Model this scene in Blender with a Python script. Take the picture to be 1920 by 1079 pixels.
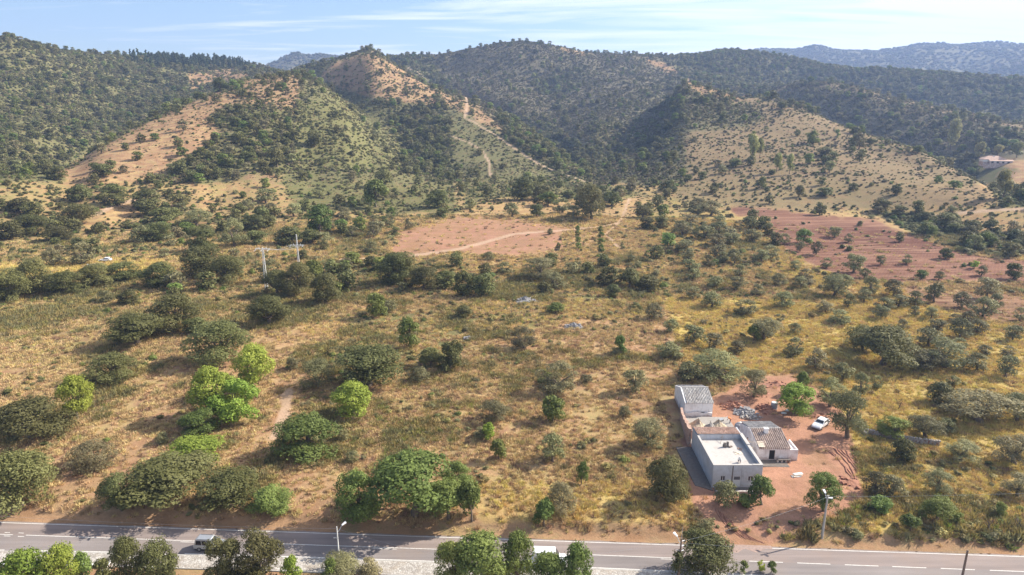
import bpy, bmesh, math, random
import numpy as np
from mathutils import Vector, Matrix

random.seed(7)
R = np.random.RandomState(11)
for o in list(bpy.data.objects):
    bpy.data.objects.remove(o)
SC = bpy.context.scene
COL = SC.collection

# ------------------------------------------------------------------ camera
CAM_H, PITCH, FPX = 60.0, math.radians(15.5), 1280.0
cam_d = bpy.data.cameras.new('camera')
cam_d.sensor_width = 36.0
cam_d.lens = 36.0 * FPX / 1920.0
cam_d.clip_start = 1.0
cam_d.clip_end = 20000.0
cam = bpy.data.objects.new('camera', cam_d)
cam.location = (0, 0, CAM_H)
cam.rotation_euler = (math.pi / 2 - PITCH, 0, 0)
COL.objects.link(cam)
SC.camera = cam

# ------------------------------------------------------------------ light
SUN_AZ, SUN_EL = math.radians(71.0), math.radians(35.0)
sun_d = bpy.data.lights.new('sun', 'SUN')
sun_d.energy = 5.0
sun_d.angle = math.radians(0.5)
sun_d.color = (1.0, 0.925, 0.80)
sun = bpy.data.objects.new('sun', sun_d)
sv = Vector((math.cos(SUN_EL) * math.sin(SUN_AZ), math.cos(SUN_EL) * math.cos(SUN_AZ), math.sin(SUN_EL)))
sun.rotation_euler = (-sv).to_track_quat('-Z', 'Y').to_euler()
COL.objects.link(sun)

world = bpy.data.worlds.new('World')
SC.world = world
world.use_nodes = True
wn = world.node_tree.nodes
wl = world.node_tree.links
wn.clear()
w_out = wn.new('ShaderNodeOutputWorld')
w_bg = wn.new('ShaderNodeBackground')
w_bg.inputs['Strength'].default_value = 0.073
w_sky = wn.new('ShaderNodeTexSky')
w_sky.sky_type = 'NISHITA'
w_sky.sun_disc = False
w_sky.sun_elevation = SUN_EL
w_sky.sun_rotation = SUN_AZ
w_sky.altitude = 300
w_sky.air_density = 1.0
w_sky.dust_density = 0.3
w_sky.ozone_density = 2.5
w_tc = wn.new('ShaderNodeTexCoord')
# thin cirrus: noise on the sky direction projected to a flat layer
w_sep = wn.new('ShaderNodeSeparateXYZ')
wl.new(w_tc.outputs['Generated'], w_sep.inputs[0])
def wmath(op, a, b=None, clamp=False):
    n = wn.new('ShaderNodeMath'); n.operation = op; n.use_clamp = clamp
    for i, v in enumerate((a, b)):
        if v is None: continue
        if isinstance(v, (int, float)): n.inputs[i].default_value = v
        else: wl.new(v, n.inputs[i])
    return n.outputs[0]
zz = wmath('ADD', wmath('MAXIMUM', w_sep.outputs[2], 0.0), 0.10)
ux = wmath('DIVIDE', w_sep.outputs[0], zz)
uy = wmath('DIVIDE', w_sep.outputs[1], zz)
w_cmb = wn.new('ShaderNodeCombineXYZ')
wl.new(ux, w_cmb.inputs[0]); wl.new(uy, w_cmb.inputs[1])
w_map = wn.new('ShaderNodeMapping')
w_map.inputs['Rotation'].default_value = (0, 0, math.radians(24))
w_map.inputs['Scale'].default_value = (0.55, 2.2, 1)
wl.new(w_cmb.outputs[0], w_map.inputs[0])
w_n1 = wn.new('ShaderNodeTexNoise')
w_n1.inputs['Scale'].default_value = 0.9
w_n1.inputs['Detail'].default_value = 7
w_n1.inputs['Roughness'].default_value = 0.58
w_n1.inputs['Distortion'].default_value = 1.4
wl.new(w_map.outputs[0], w_n1.inputs['Vector'])
# more cirrus towards the sun's side of the sky
side = wmath('MULTIPLY_ADD' if False else 'MULTIPLY', w_sep.outputs[0], 0.34)
cl = wmath('ADD', w_n1.outputs['Fac'], side)
w_rng = wn.new('ShaderNodeMapRange')
w_rng.inputs['From Min'].default_value = 0.40
w_rng.inputs['From Max'].default_value = 0.64
wl.new(cl, w_rng.inputs['Value'])
cfac = wmath('MULTIPLY', w_rng.outputs[0], 0.88)
w_mix = wn.new('ShaderNodeMixRGB')
w_mix.inputs['Color2'].default_value = (8.9, 8.9, 9.4, 1)
wl.new(cfac, w_mix.inputs['Fac'])
wl.new(w_sky.outputs[0], w_mix.inputs['Color1'])
wl.new(w_mix.outputs[0], w_bg.inputs['Color'])
wl.new(w_bg.outputs[0], w_out.inputs['Surface'])

SC.view_settings.view_transform = 'Standard'
SC.view_settings.look = 'None'
SC.view_settings.gamma = 1.0
SC.view_settings.use_curve_mapping = False
SC.view_settings.exposure = 1.2
try:
    SC.cycles.max_bounces = 5
    SC.cycles.diffuse_bounces = 3
    SC.cycles.glossy_bounces = 2
    SC.cycles.transmission_bounces = 2
    SC.cycles.volume_bounces = 0
    SC.cycles.transparent_max_bounces = 8
    SC.cycles.use_denoising = True
except Exception:
    pass

# ------------------------------------------------------------------ projection helpers
cP, sP = math.cos(PITCH), math.sin(PITCH)
def ray(px, py):
    X = (np.asarray(px, float) - 960.0) / FPX
    Y = -(np.asarray(py, float) - 539.5) / FPX
    return X, cP + Y * sP, -sP + Y * cP
def project(x, y, z):
    zc = y * cP - (z - CAM_H) * sP
    yc = y * sP + (z - CAM_H) * cP
    zc = np.maximum(zc, 0.1)
    return 960 + FPX * x / zc, 539.5 - FPX * yc / zc, zc

# ------------------------------------------------------------------ noise
def _hash(ix, iy, s):
    h = (ix * 374761393 + iy * 668265263 + s * 974634777) & 0xffffffff
    h = ((h ^ (h >> 13)) * 1274126177) & 0xffffffff
    h = h ^ (h >> 16)
    return (h & 0xffff) / 65535.0
def vnoise(x, y, s=0):
    ix = np.floor(x).astype(np.int64); iy = np.floor(y).astype(np.int64)
    fx = x - ix; fy = y - iy
    fx = fx * fx * fx * (fx * (fx * 6 - 15) + 10); fy = fy * fy * fy * (fy * (fy * 6 - 15) + 10)
    a = _hash(ix, iy, s); b = _hash(ix + 1, iy, s); c = _hash(ix, iy + 1, s); d = _hash(ix + 1, iy + 1, s)
    return (a + (b - a) * fx) * (1 - fy) + (c + (d - c) * fx) * fy
def fbm(x, y, sc, s=0, octs=4, gain=0.5):
    v = 0; a = 1; t = 0
    x = np.asarray(x, float) / sc; y = np.asarray(y, float) / sc
    for k in range(octs):
        v = v + a * vnoise(x + 17.3 * k, y - 9.1 * k, s + k); t += a
        a *= gain; x = x * 2.03; y = y * 2.03
    return v / t - 0.5
def ss(a, b, x):
    t = np.clip((x - a) / (b - a), 0, 1)
    return t * t * (3 - 2 * t)

# ------------------------------------------------------------------ terrain height
def road_n(x): return 83.3 - 0.0535 * x
def road_s(x): return 78.0 - 0.060 * x - 0.00025 * np.clip(x, -90, 90) ** 2
def plain(x, y):
    r = np.hypot(x, y)
    dn = y - road_n(x)
    z = 1.05 * ss(1.0, 4.5, dn + 0.9 * fbm(x, y, 7, 5))
    z = z * (1 - 0.85 * ss(9, 2, np.abs(x - 30 - 0.0 * y)) * ss(14, 4, dn))        # driveway mouth
    z = z + 0.021 * np.maximum(r - 125, 0)
    z = z - 0.35 * ss(-9.5, -14, dn)
    und = 2.6 * fbm(x, y, 60, 21, 3) + 0.5 * fbm(x, y, 14, 31, 3)
    z = z + und * ss(110, 180, r)
    z = z + 0.22 * fbm(x, y, 5, 41, 3) * ss(3, 12, dn)
    return z
F = [  # feature lines: (px, distance, py); the hills are lofted through them
 [(-500,330,None),(0,345,None),(300,350,None),(600,370,None),(850,390,None),(1100,400,None),(1300,350,None),(1600,365,None),(1900,330,None),(2400,330,None)],
 [(-500,410,352),(0,430,335),(120,480,318),(200,540,264),(350,660,194),(480,760,149),(560,800,139),(640,700,184),(700,600,254),(760,520,308),(850,520,325),(950,470,337),(1100,440,354),(1300,430,342),(1500,430,337),(1700,420,347),(1850,395,370),(2400,385,385)],
 [(-500,520,335),(0,510,330),(120,600,330),(200,680,292),(350,800,238),(480,900,192),(560,950,177),(640,840,186),(700,680,236),(760,590,288),(850,560,300),(950,520,317),(1100,470,350),(1200,560,302),(1300,560,262),(1500,560,264),(1700,490,312),(1850,425,357),(2400,405,380)],
 [(-500,700,250),(0,700,240),(200,850,215),(350,950,181),(480,1050,142),(560,1060,130),(640,1070,107),(690,1060,99),(760,1000,136),(797,960,156),(853,900,177),(900,830,194),(940,780,214),(1000,680,254),(1050,590,292),(1100,520,332),(1130,540,325),(1200,700,256),(1250,800,198),(1285,850,158),(1330,830,166),(1380,780,181),(1450,740,189),(1560,660,227),(1640,600,257),(1720,540,282),(1780,500,312),(1850,440,352),(1900,420,372),(2400,420,377)],
 [(-500,780,200),(0,800,190),(200,950,170),(350,1080,152),(480,1200,131),(560,1250,150),(640,1250,155),(690,1240,152),(760,1130,185),(830,1060,225),(900,950,262),(960,850,285),(1050,680,318),(1100,600,312),(1150,700,277),(1200,860,217),(1250,950,190),(1280,980,185),(1380,950,210),(1450,900,222),(1560,800,275),(1640,740,310),(1720,680,340),(1780,640,350),(1850,560,368),(1900,520,374),(2400,520,374)],
 [(-500,900,140),(0,900,130),(200,1030,140),(350,1150,134),(480,1260,127),(560,1350,160),(640,1350,150),(690,1300,142),(760,1220,128),(830,1160,160),(900,1060,176),(960,980,194),(1050,880,232),(1100,850,228),(1150,900,208),(1200,960,188),(1280,1050,170),(1350,1080,165),(1430,1050,169),(1530,1000,157),(1600,980,162),(1700,930,189),(1800,900,206),(1920,850,237),(2400,800,300)],
 [(-500,950,100),(0,950,96),(200,1090,121),(350,1200,122),(480,1310,126),(560,1450,150),(690,1380,138),(760,1280,118),(830,1230,138),(900,1180,144),(960,1130,154),(1050,1100,163),(1150,1080,157),(1280,1180,142),(1350,1200,147),(1430,1200,172),(1530,1180,200),(1600,1150,212),(1700,1080,240),(1800,1040,255),(1920,1000,285),(2400,1000,310)],
 [(-500,1000,50),(0,1000,68),(60,1050,83),(130,1100,99),(200,1150,107),(300,1250,112),(400,1300,116),(480,1380,126),(520,1450,134),(580,1500,142),(640,1480,132),(690,1440,114),(720,1400,106),(780,1340,103),(840,1320,101),(880,1320,91),(940,1330,81),(980,1330,78),(1030,1330,86),(1100,1340,97),(1130,1380,102),(1200,1440,104),(1290,1500,107),(1370,1500,96),(1430,1490,102),(1500,1460,116),(1580,1430,129),(1700,1400,136),(1800,1380,142),(1920,1350,152),(2400,1300,190)],
 [(-500,1500,110),(0,1500,130),(300,1800,160),(500,2000,170),(700,2000,175),(1000,2000,170),(1300,2200,165),(1600,2200,170),(1920,2100,180),(2400,2100,190)],
 [(-500,2400,130),(0,2600,140),(400,2600,145),(800,2800,150),(1300,2900,140),(1500,2900,125),(1600,2800,132),(1700,2800,122),(1800,2800,128),(1920,2700,126),(2400,2700,130)],
 [(-500,3500,130),(0,3500,140),(450,3300,140),(505,3200,127),(530,3200,115),(555,3200,105),(575,3200,109),(610,3200,107),(640,3200,107),(700,3200,114),(800,3300,130),(1000,3500,150),(1300,3700,130),(1400,3700,98),(1430,3700,93),(1490,3700,94),(1535,3700,88),(1560,3700,93),(1640,3700,93),(1690,3700,91),(1740,3600,83),(1800,3600,82),(1920,3600,85),(2400,3600,95)],
]
def pchip(xk, yk, x):
    xk = np.asarray(xk, float); yk = np.asarray(yk, float)
    h = np.diff(xk); d = np.diff(yk) / h
    m = np.zeros_like(yk)
    ok = d[:-1] * d[1:] > 0
    w1 = 2 * h[1:] + h[:-1]; w2 = h[1:] + 2 * h[:-1]
    with np.errstate(divide='ignore', invalid='ignore'):
        m[1:-1] = np.where(ok, (w1 + w2) / (w1 / d[:-1] + w2 / d[1:]), 0)
    i = np.clip(np.searchsorted(xk, x) - 1, 0, len(h) - 1)
    t = np.clip((x - xk[i]) / h[i], 0, 1)
    return ((2*t**3 - 3*t**2 + 1) * yk[i] + (t**3 - 2*t**2 + t) * h[i] * m[i]
            + (-2*t**3 + 3*t**2) * yk[i+1] + (t**3 - t**2) * h[i] * m[i+1])
FL = []
for line in F:
    az, ld, zv = [], [], []
    for px, d, py in line:
        X, Y, Z = ray(px, 300 if py is None else py)
        a = math.atan2(X, Y); az.append(a); ld.append(math.log(d))
        if py is None:
            zv.append(float(plain(np.array(d * math.sin(a)), np.array(d * math.cos(a)))))
        else:
            zv.append(CAM_H + d * Z / math.hypot(X, Y))
    FL.append((az, ld, zv))
def hill(x, y):
    r = np.hypot(x, y); a = np.arctan2(x, y); lr = np.log(np.maximum(r, 1))
    D = [pchip(f[0], f[1], a) for f in FL]
    Z = [pchip(f[0], f[2], a) for f in FL]
    for k in range(1, len(D)):
        D[k] = np.maximum(D[k], D[k-1] + 0.035)
    # knot before the first: plain just in front
    x0 = np.exp(D[0] - 0.05) * np.sin(a); y0 = np.exp(D[0] - 0.05) * np.cos(a)
    x1 = np.exp(D[0]) * np.sin(a); y1 = np.exp(D[0]) * np.cos(a)
    Z[0] = plain(x1, y1)
    D.insert(0, D[0] - 0.05); Z.insert(0, plain(x0, y0))
    D.append(D[-1] + 0.25); Z.append(np.full_like(D[-1], 40.0))
    D = np.stack(D); Z = np.stack(Z)
    h = np.diff(D, axis=0); d = np.diff(Z, axis=0) / h
    m = np.zeros_like(Z); m[0] = d[0]
    ok = d[:-1] * d[1:] > 0
    w1 = 2 * h[1:] + h[:-1]; w2 = h[1:] + 2 * h[:-1]
    with np.errstate(divide='ignore', invalid='ignore'):
        m[1:-1] = np.where(ok, (w1 + w2) / (w1 / d[:-1] + w2 / d[1:]), 0)
    z = plain(x, y)
    for k in range(len(h)):
        s = (lr > D[k]) & (lr <= D[k+1])
        if not s.any(): continue
        t = (lr[s] - D[k][s]) / h[k][s]
        z[s] = ((2*t**3 - 3*t**2 + 1) * Z[k][s] + (t**3 - 2*t**2 + t) * h[k][s] * m[k][s]
                + (-2*t**3 + 3*t**2) * Z[k+1][s] + (t**3 - t**2) * h[k][s] * m[k+1][s])
    z[lr > D[-1]] = 40.0
    amp = ss(360, 900, r)
    w = 26 * fbm(x, y, 120, 77, 2)
    g = np.abs(fbm(x + w, y - w, 95, 61, 4)) * 2
    z = z + amp * (8 * (g - 0.28)) + amp * 2.2 * fbm(x, y, 30, 63, 3)
    far = ss(1700, 2600, r)
    g2 = np.abs(fbm(x, y, 420, 91, 4)) * 2
    z = z + far * 46 * (g2 - 0.3)
    return z
def H(x, y):
    x = np.atleast_1d(np.asarray(x, float)); y = np.atleast_1d(np.asarray(y, float))
    return hill(x, y)
RS = np.exp(np.linspace(math.log(45), math.log(4200), 900))
def unproj(px, py):
    """pixel(s) of the photograph -> point on the ground"""
    px = np.atleast_1d(np.asarray(px, float)); py = np.atleast_1d(np.asarray(py, float))
    X, Y, Z = ray(px, py)
    hl = np.hypot(X, Y)
    out = np.zeros((len(px), 3))
    for a in range(0, len(px), 400):
        sl = slice(a, a + 400)
        gx = (X / hl)[sl][:, None] * RS; gy = (Y / hl)[sl][:, None] * RS
        rz = CAM_H + (Z / hl)[sl][:, None] * RS
        hz = hill(gx.ravel(), gy.ravel()).reshape(gx.shape)
        below = rz < hz
        i = np.argmax(below, axis=1)
        i = np.where(below.any(axis=1), i, len(RS) - 1)
        i = np.maximum(i, 1)
        j = np.arange(len(i))
        d0 = rz[j, i-1] - hz[j, i-1]; d1 = hz[j, i] - rz[j, i]
        t = np.clip(d0 / np.maximum(d0 + d1, 1e-6), 0, 1)
        r = RS[i-1] + (RS[i] - RS[i-1]) * t
        out[sl, 0] = (X / hl)[sl] * r; out[sl, 1] = (Y / hl)[sl] * r
        out[sl, 2] = hz[j, i-1] + (hz[j, i] - hz[j, i-1]) * t
    return out
def at_z(px, py, z):
    X, Y, Z = ray(px, py)
    t = (z - CAM_H) / Z
    return float(X * t), float(Y * t)

# ------------------------------------------------------------------ ground cover map (which ground carries what)
GW, GH, GC = 520, 300, 4.0      # raster of 4 px cells, offset so that it reaches past the frame
OX, OY = -80.0, -40.0
gx_ = OX + (np.arange(GW) + 0.5) * GC; gy_ = OY + (np.arange(GH) + 0.5) * GC
GXX, GYY = np.meshgrid(gx_, gy_)
CH = {k: np.zeros((GH, GW)) for k in ('dens', 'green', 'red', 'yel', 'heath', 'bare', 'tree')}
def inpoly(poly, X, Y):
    c = np.zeros(X.shape, bool); n = len(poly)
    for i in range(n):
        x1, y1 = poly[i]; x2, y2 = poly[(i + 1) % n]
        if y1 == y2: continue
        s = ((y1 > Y) != (y2 > Y)) & (X < (x2 - x1) * (Y - y1) / (y2 - y1) + x1)
        c ^= s
    return c
def zone(poly, **v):
    m = inpoly(poly, GXX, GYY)
    for k, val in v.items(): CH[k][m] = val
B0 = -80; B1 = 2000
zone([(B0,-40),(B1,-40),(B1,345),(B0,345)], dens=.55, green=.5, heath=.2, tree=.3)
zone([(B0,340),(B1,340),(B1,520),(B0,520)], dens=.20, green=.24, yel=.25, tree=.35)
zone([(B0,520),(B1,520),(B1,1160),(B0,1160)], dens=.0, green=.30)
# left back hill: dense maquis
zone([(B0,20),(130,90),(300,100),(500,120),(430,150),(400,172),(370,185),(300,215),(200,265),(120,310),(60,335),(B0,345)], dens=.70, green=.55, heath=.15, tree=.35)
zone([(230,105),(480,120),(440,140),(300,128)], dens=.8, tree=.85)
zone([(350,136),(450,128),(470,142),(400,160),(360,175)], dens=.2, green=.1, bare=.5)
# grassy spur
zone([(395,172),(440,170),(440,192),(392,215),(418,255),(380,282),(330,305),(290,335),(190,347),(130,345),(105,322),(200,268),(300,218),(370,186)], dens=.05, green=.16, bare=.35, heath=0, tree=.15)
zone([(440,150),(520,138),(560,142),(600,165),(560,210),(500,215),(440,200)], dens=.22, green=.15, bare=.4, tree=.5)
zone([(440,195),(560,205),(560,290),(520,330),(400,345),(290,335),(330,305),(418,255),(392,215)], dens=.55, green=.4, tree=.5)
zone([(560,200),(640,170),(700,185),(760,285),(735,318),(600,318),(555,290)], dens=.24, green=.7, heath=0, tree=.05)
zone([(600,165),(640,175),(600,200),(560,210),(560,150)], dens=.3, green=.6)
zone([(470,320),(590,330),(570,400),(430,420),(400,380)], dens=.22, green=.3, bare=.3)
# centre spur
zone([(595,140),(640,110),(690,98),(760,130),(835,185),(835,200),(740,195),(700,185),(640,170)], dens=.20, green=.22, heath=.12, bare=.3, tree=.2)
zone([(685,98),(730,114),(797,160),(853,181),(900,198),(945,220),(1000,258),(970,266),(935,246),(890,222),(840,206),(770,170),(715,138)], dens=.16, green=.12, bare=.35)
zone([(840,195),(890,220),(960,275),(1030,318),(1060,335),(1000,340),(930,335),(860,330),(845,280)], dens=.16, green=.55, tree=.1)
zone([(735,192),(835,202),(848,270),(845,335),(780,345),(735,320),(760,285),(700,190)], dens=.72, green=.4, tree=.6)
zone([(730,108),(840,110),(850,180),(790,140)], dens=.75, green=.5, tree=.8)
# back peak and its gullies: heath
zone([(800,102),(880,85),(980,74),(1100,92),(1240,105),(1280,140),(1180,180),(1150,215),(1100,260),(1110,330),(1030,310),(960,258),(925,222),(860,178)], dens=.68, green=.3, heath=.85, tree=.12)
zone([(1000,160),(1090,120),(1110,140),(1050,190)], dens=.85, tree=.6, heath=.5)
zone([(930,215),(1030,225),(1100,290),(1110,345),(1040,325),(960,270)], dens=.9, tree=.75, heath=.3)
zone([(1020,80),(1110,92),(1100,108),(1060,98)], dens=.1, bare=.6, heath=0)
zone([(1200,103),(1250,120),(1275,140),(1262,142),(1215,118)], dens=.15, bare=.6, heath=0, green=.1)
zone([(1180,175),(1280,148),(1330,160),(1370,190),(1310,235),(1280,260),(1290,330),(1240,345),(1120,345),(1110,300),(1150,220)], dens=.72, green=.35, heath=.7, tree=.25)
zone([(1280,145),(1340,160),(1430,182),(1400,195),(1300,175)], dens=.12, bare=.3, green=.2, heath=.1)
zone([(1400,185),(1450,187),(1560,225),(1640,255),(1720,280),(1790,312),(1865,368),(1860,385),(1700,392),(1500,395),(1300,392),(1260,370),(1290,320),(1275,265),(1310,235),(1370,195)], dens=.18, green=.34, heath=.42, bare=.15, tree=.10, red=.26)
zone([(1330,200),(1400,195),(1440,215),(1400,240),(1300,245)], dens=.6, heath=.5, green=.4, bare=0)
zone([(1700,350),(1860,350),(1870,385),(1700,390)], dens=.1, red=.35)
# right back ridges
zone([(1280,102),(1370,90),(1430,95),(1600,125),(1920,145),(B1,150),(B1,235),(1920,228),(1800,200),(1700,185),(1600,155),(1530,152),(1430,165),(1380,180),(1280,145)], dens=.74, green=.35, heath=.4, tree=.75)
zone([(1430,165),(1530,152),(1600,157),(1700,186),(1800,203),(1920,232),(B1,240),(B1,300),(1830,300),(1790,300),(1700,270),(1600,240),(1500,203),(1440,185)], dens=.70, green=.25, heath=.8, tree=.3)
zone([(1380,30),(1430,90),(1500,112),(1600,125),(1920,148),(B1,150),(B1,30)], dens=.8, green=.4, heath=.5, tree=.9)
zone([(1440,166),(1530,154),(1600,159),(1700,188),(1800,205),(1920,234),(B1,242),(B1,252),(1920,245),(1800,216),(1700,198),(1600,169),(1530,164),(1450,174)], dens=.42, green=.2, heath=.6, bare=.2, tree=.1)
zone([(1835,302),(B1,296),(B1,352),(1835,352)], dens=.05, green=.1, bare=.5, tree=.1, heath=0)
# stream belt on the right
zone([(1760,285),(1830,300),(1920,320),(B1,330),(B1,400),(1880,395),(1870,365),(1800,312)], dens=.6, green=.4, tree=.9)
zone([(1870,325),(B1,320),(B1,352),(1880,350)], dens=.08, bare=.5, green=.05)
zone([(1640,395),(1700,402),(1790,420),(1840,440),(B1,445),(B1,482),(1850,480),(1740,452)], dens=.8, green=.5, tree=.8)
zone([(1700,392),(1880,385),(B1,395),(B1,440),(1840,435),(1760,415)], dens=.25, bare=.4, red=.2)
zone([(1235,372),(1370,378),(1440,425),(1430,470),(1330,470),(1240,440),(1190,400)], dens=.22, green=.3, yel=.5, tree=.35)
# red earth
zone([(1365,386),(1480,398),(1640,412),(1655,424),(1460,410),(1380,404)], dens=0, red=1, green=0, yel=0, bare=0)
zone([(1440,412),(1640,412),(1742,455),(1850,484),(B1,490),(B1,528),(1700,528),(1600,522),(1520,500),(1450,450)], dens=.008, red=.92, green=0, yel=0, bare=0)
zone([(1690,540),(1800,545),(B1,556),(B1,625),(1800,592),(1700,572)], dens=0, red=.6, green=.05)
zone([(1440,465),(1530,500),(1600,525),(1690,535),(1700,575),(1620,560),(1430,520)], dens=.07, green=.12, yel=.6, red=.1, tree=.2)
zone([(755,432),(860,404),(960,408),(1060,425),(1110,425),(1050,438),(1060,470),(960,482),(860,476),(740,486),(730,470)], dens=0, red=.62, green=0, bare=.75)
zone([(860,400),(1090,412),(1200,420),(1210,480),(1050,510),(800,500),(640,495),(640,482),(740,486),(860,476),(960,482),(1060,470),(1060,438),(1110,425),(960,408)], dens=.02, bare=.6, green=.12, yel=.2)
zone([(920,370),(1120,375),(1200,372),(1190,405),(1080,415),(880,398)], dens=.10, bare=.5, green=.2)
# left meadow and groves
zone([(B0,503),(60,497),(120,492),(310,487),(305,512),(240,520),(110,520),(B0,526)], dens=0, yel=1, green=.0, red=0, bare=.2)
zone([(B0,345),(200,345),(330,360),(420,420),(400,460),(290,485),(B0,490)], dens=.30, green=.3, yel=.2, tree=.4)
zone([(170,405),(270,380),(290,390),(200,430),(150,432)], dens=.1, bare=.5, green=.1)
zone([(160,440),(260,430),(250,452),(170,470)], dens=.06, red=.25, bare=.2)
zone([(580,395),(760,400),(740,430),(640,480),(580,470)], dens=.16, yel=.3, bare=.3)
zone([(520,330),(760,330),(850,345),(860,400),(740,400),(560,395)], dens=.24, green=.5, yel=.3, tree=.25)
zone([(860,330),(1120,345),(1240,372),(1200,372),(1120,375),(920,370),(870,395)], dens=.26, green=.45, yel=.2, tree=.3)
# tree belt below the pylons
zone([(B0,522),(130,520),(300,515),(430,470),(600,480),(720,492),(950,505),(960,540),(870,560),(640,555),(500,560),(430,545),(200,575),(B0,590)], dens=.30, green=.35, yel=.2, tree=.6)
zone([(960,500),(1250,520),(1290,560),(1120,560),(960,560)], dens=.16, green=.5, yel=.3, tree=.5)
# near ground
zone([(B0,590),(200,578),(430,550),(640,560),(560,620),(360,640),(200,660),(60,690),(B0,700)], green=.42, yel=.12)
zone([(470,640),(560,600),(860,570),(960,570),(880,640),(840,700),(640,700),(560,640)], green=.55, yel=.2)
zone([(870,560),(1240,560),(1220,600),(1060,600),(900,640)], green=.5, yel=.35)
zone([(1050,600),(1260,590),(1270,650),(1200,670),(1060,650)], green=.05, bare=.6)
zone([(1240,560),(1700,560),(1960,625),(B1,640),(B1,1010),(1600,990),(1640,900),(1560,780),(1520,700),(1380,700),(1290,690)], green=.14, yel=.85)
zone([(870,900),(1290,900),(1300,985),(900,980)], green=.22, yel=.5)
zone([(1620,820),(B1,840),(B1,1000),(1600,1000)], green=.30, yel=.75)
zone([(520,700),(600,700),(560,760),(520,850),(430,880),(420,840),(500,790)], green=.02, bare=.6, red=.2)
zone([(400,640),(640,600),(640,640),(560,660),(520,700),(430,700)], green=.05, bare=.5)
zone([(100,840),(300,820),(280,880),(200,930),(110,950)], green=.04, red=.35, bare=.3)
zone([(B0,955),(280,945),(620,940),(620,1000),(B0,985)], green=.04, red=.22, bare=.2)
zone([(540,880),(640,890),(620,960),(520,960)], green=.05, bare=.4, red=.3)
# builder's yard, red bare earth
zone([(1345,742),(1400,712),(1480,705),(1540,730),(1580,770),(1600,860),(1625,930),(1580,968),(1520,978),(1470,1012),(1445,1026),(1345,1024),(1322,975),(1296,945),(1290,880),(1285,832),(1290,790)], dens=0, red=.75, green=0, yel=0, bare=1.0)
zone([(1340,960),(1420,960),(1500,930),(1505,850),(1545,850),(1545,940),(1440,1026),(1360,1022)], red=.62, bare=1.0)
FAR = 1
def blur(a, n):
    for _ in range(n):
        p = np.pad(a, 1, mode='edge')
        a = (p[:-2, 1:-1] + p[2:, 1:-1] + p[1:-1, :-2] + p[1:-1, 2:] + 2 * a) / 6
    return a
for k in CH: CH[k] = blur(CH[k], 2)
def cover(px, py, names, jit=None):
    fx = np.clip((px - OX) / GC - 0.5, 0, GW - 1.001); fy = np.clip((py - OY) / GC - 0.5, 0, GH - 1.001)
    ix = fx.astype(int); iy = fy.astype(int); tx = fx - ix; ty = fy - iy
    out = []
    for k in names:
        a = CH[k]
        out.append((a[iy, ix] * (1 - tx) + a[iy, ix + 1] * tx) * (1 - ty) + (a[iy + 1, ix] * (1 - tx) + a[iy + 1, ix + 1] * tx) * ty)
    return out
def polydist(pts, x, y):
    d = np.full(x.shape, 1e9)
    for i in range(len(pts) - 1):
        ax, ay = pts[i][:2]; bx, by = pts[i + 1][:2]
        vx, vy = bx - ax, by - ay
        t = np.clip(((x - ax) * vx + (y - ay) * vy) / (vx * vx + vy * vy), 0, 1)
        d = np.minimum(d, np.hypot(x - ax - t * vx, y - ay - t * vy))
    return d
TRACKS = [
 ([(868,180),(876,200),(872,222),(905,240),(935,258),(975,285),(1010,308),(1050,325),(1105,342)], 2.0),
 ([(845,255),(880,268),(906,284),(918,305),(919,332)], 1.4),
 ([(640,487),(740,484),(860,468),(960,440),(1060,432),(1130,425),(1160,418)], 2.2),
 ([(690,101),(760,125),(800,150),(840,172),(868,182)], 1.6),
 ([(1180,372),(1172,395),(1160,420),(1135,440),(1160,465)], 0.9),
 ([(540,735),(532,780),(515,820)], 1.5),
 ([(180,402),(230,382),(285,362)], 2.4),
 ([(1760,405),(1830,398),(1920,392)], 3.0),
]
TRW = []
for pts, w in TRACKS:
    u = unproj([p[0] for p in pts], [p[1] for p in pts])
    TRW.append((u, w))
def ground_masks(x, y, z):
    px, py, zc = project(x, y, z)
    jx = 34 * fbm(x, y, 12, 201, 5, .65); jy = 22 * fbm(x, y, 12, 301, 5, .65)
    sc = np.clip(140 / zc, .45, 1)
    c = cover(px + jx * sc, py + jy * sc, ('dens', 'green', 'red', 'yel', 'heath', 'bare', 'tree'))
    tr = np.zeros_like(x)
    for u, w in TRW:
        d = polydist(u, x, y)
        tr = np.maximum(tr, 1 - ss(w * .45, w * .95, d + 1.2 * fbm(x, y, 6, 401, 2)))
    rr = np.hypot(x, y); fr = ss(1600, 1900, rr)
    for k_, v_ in ((1, .9), (4, .6), (5, .0), (2, .0), (3, .0)): c[k_] = c[k_] * (1 - fr) + v_ * fr
    tr = tr * (1 - fr)
    dn = y - road_n(x); ds = road_s(x) - y
    verge = ss(4.2, 2.2, dn + 1.2 * fbm(x, y, 3, 402, 2)) * (ds < -0.5)
    south = ss(2.6, 3.4, ds)
    c[5] = np.maximum(c[5], np.maximum(verge * .9, south * .5)); c[3] = c[3] * (1 - south)
    c[2] = np.maximum(c[2], south * .25)
    return c, tr, px, py, zc

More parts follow.
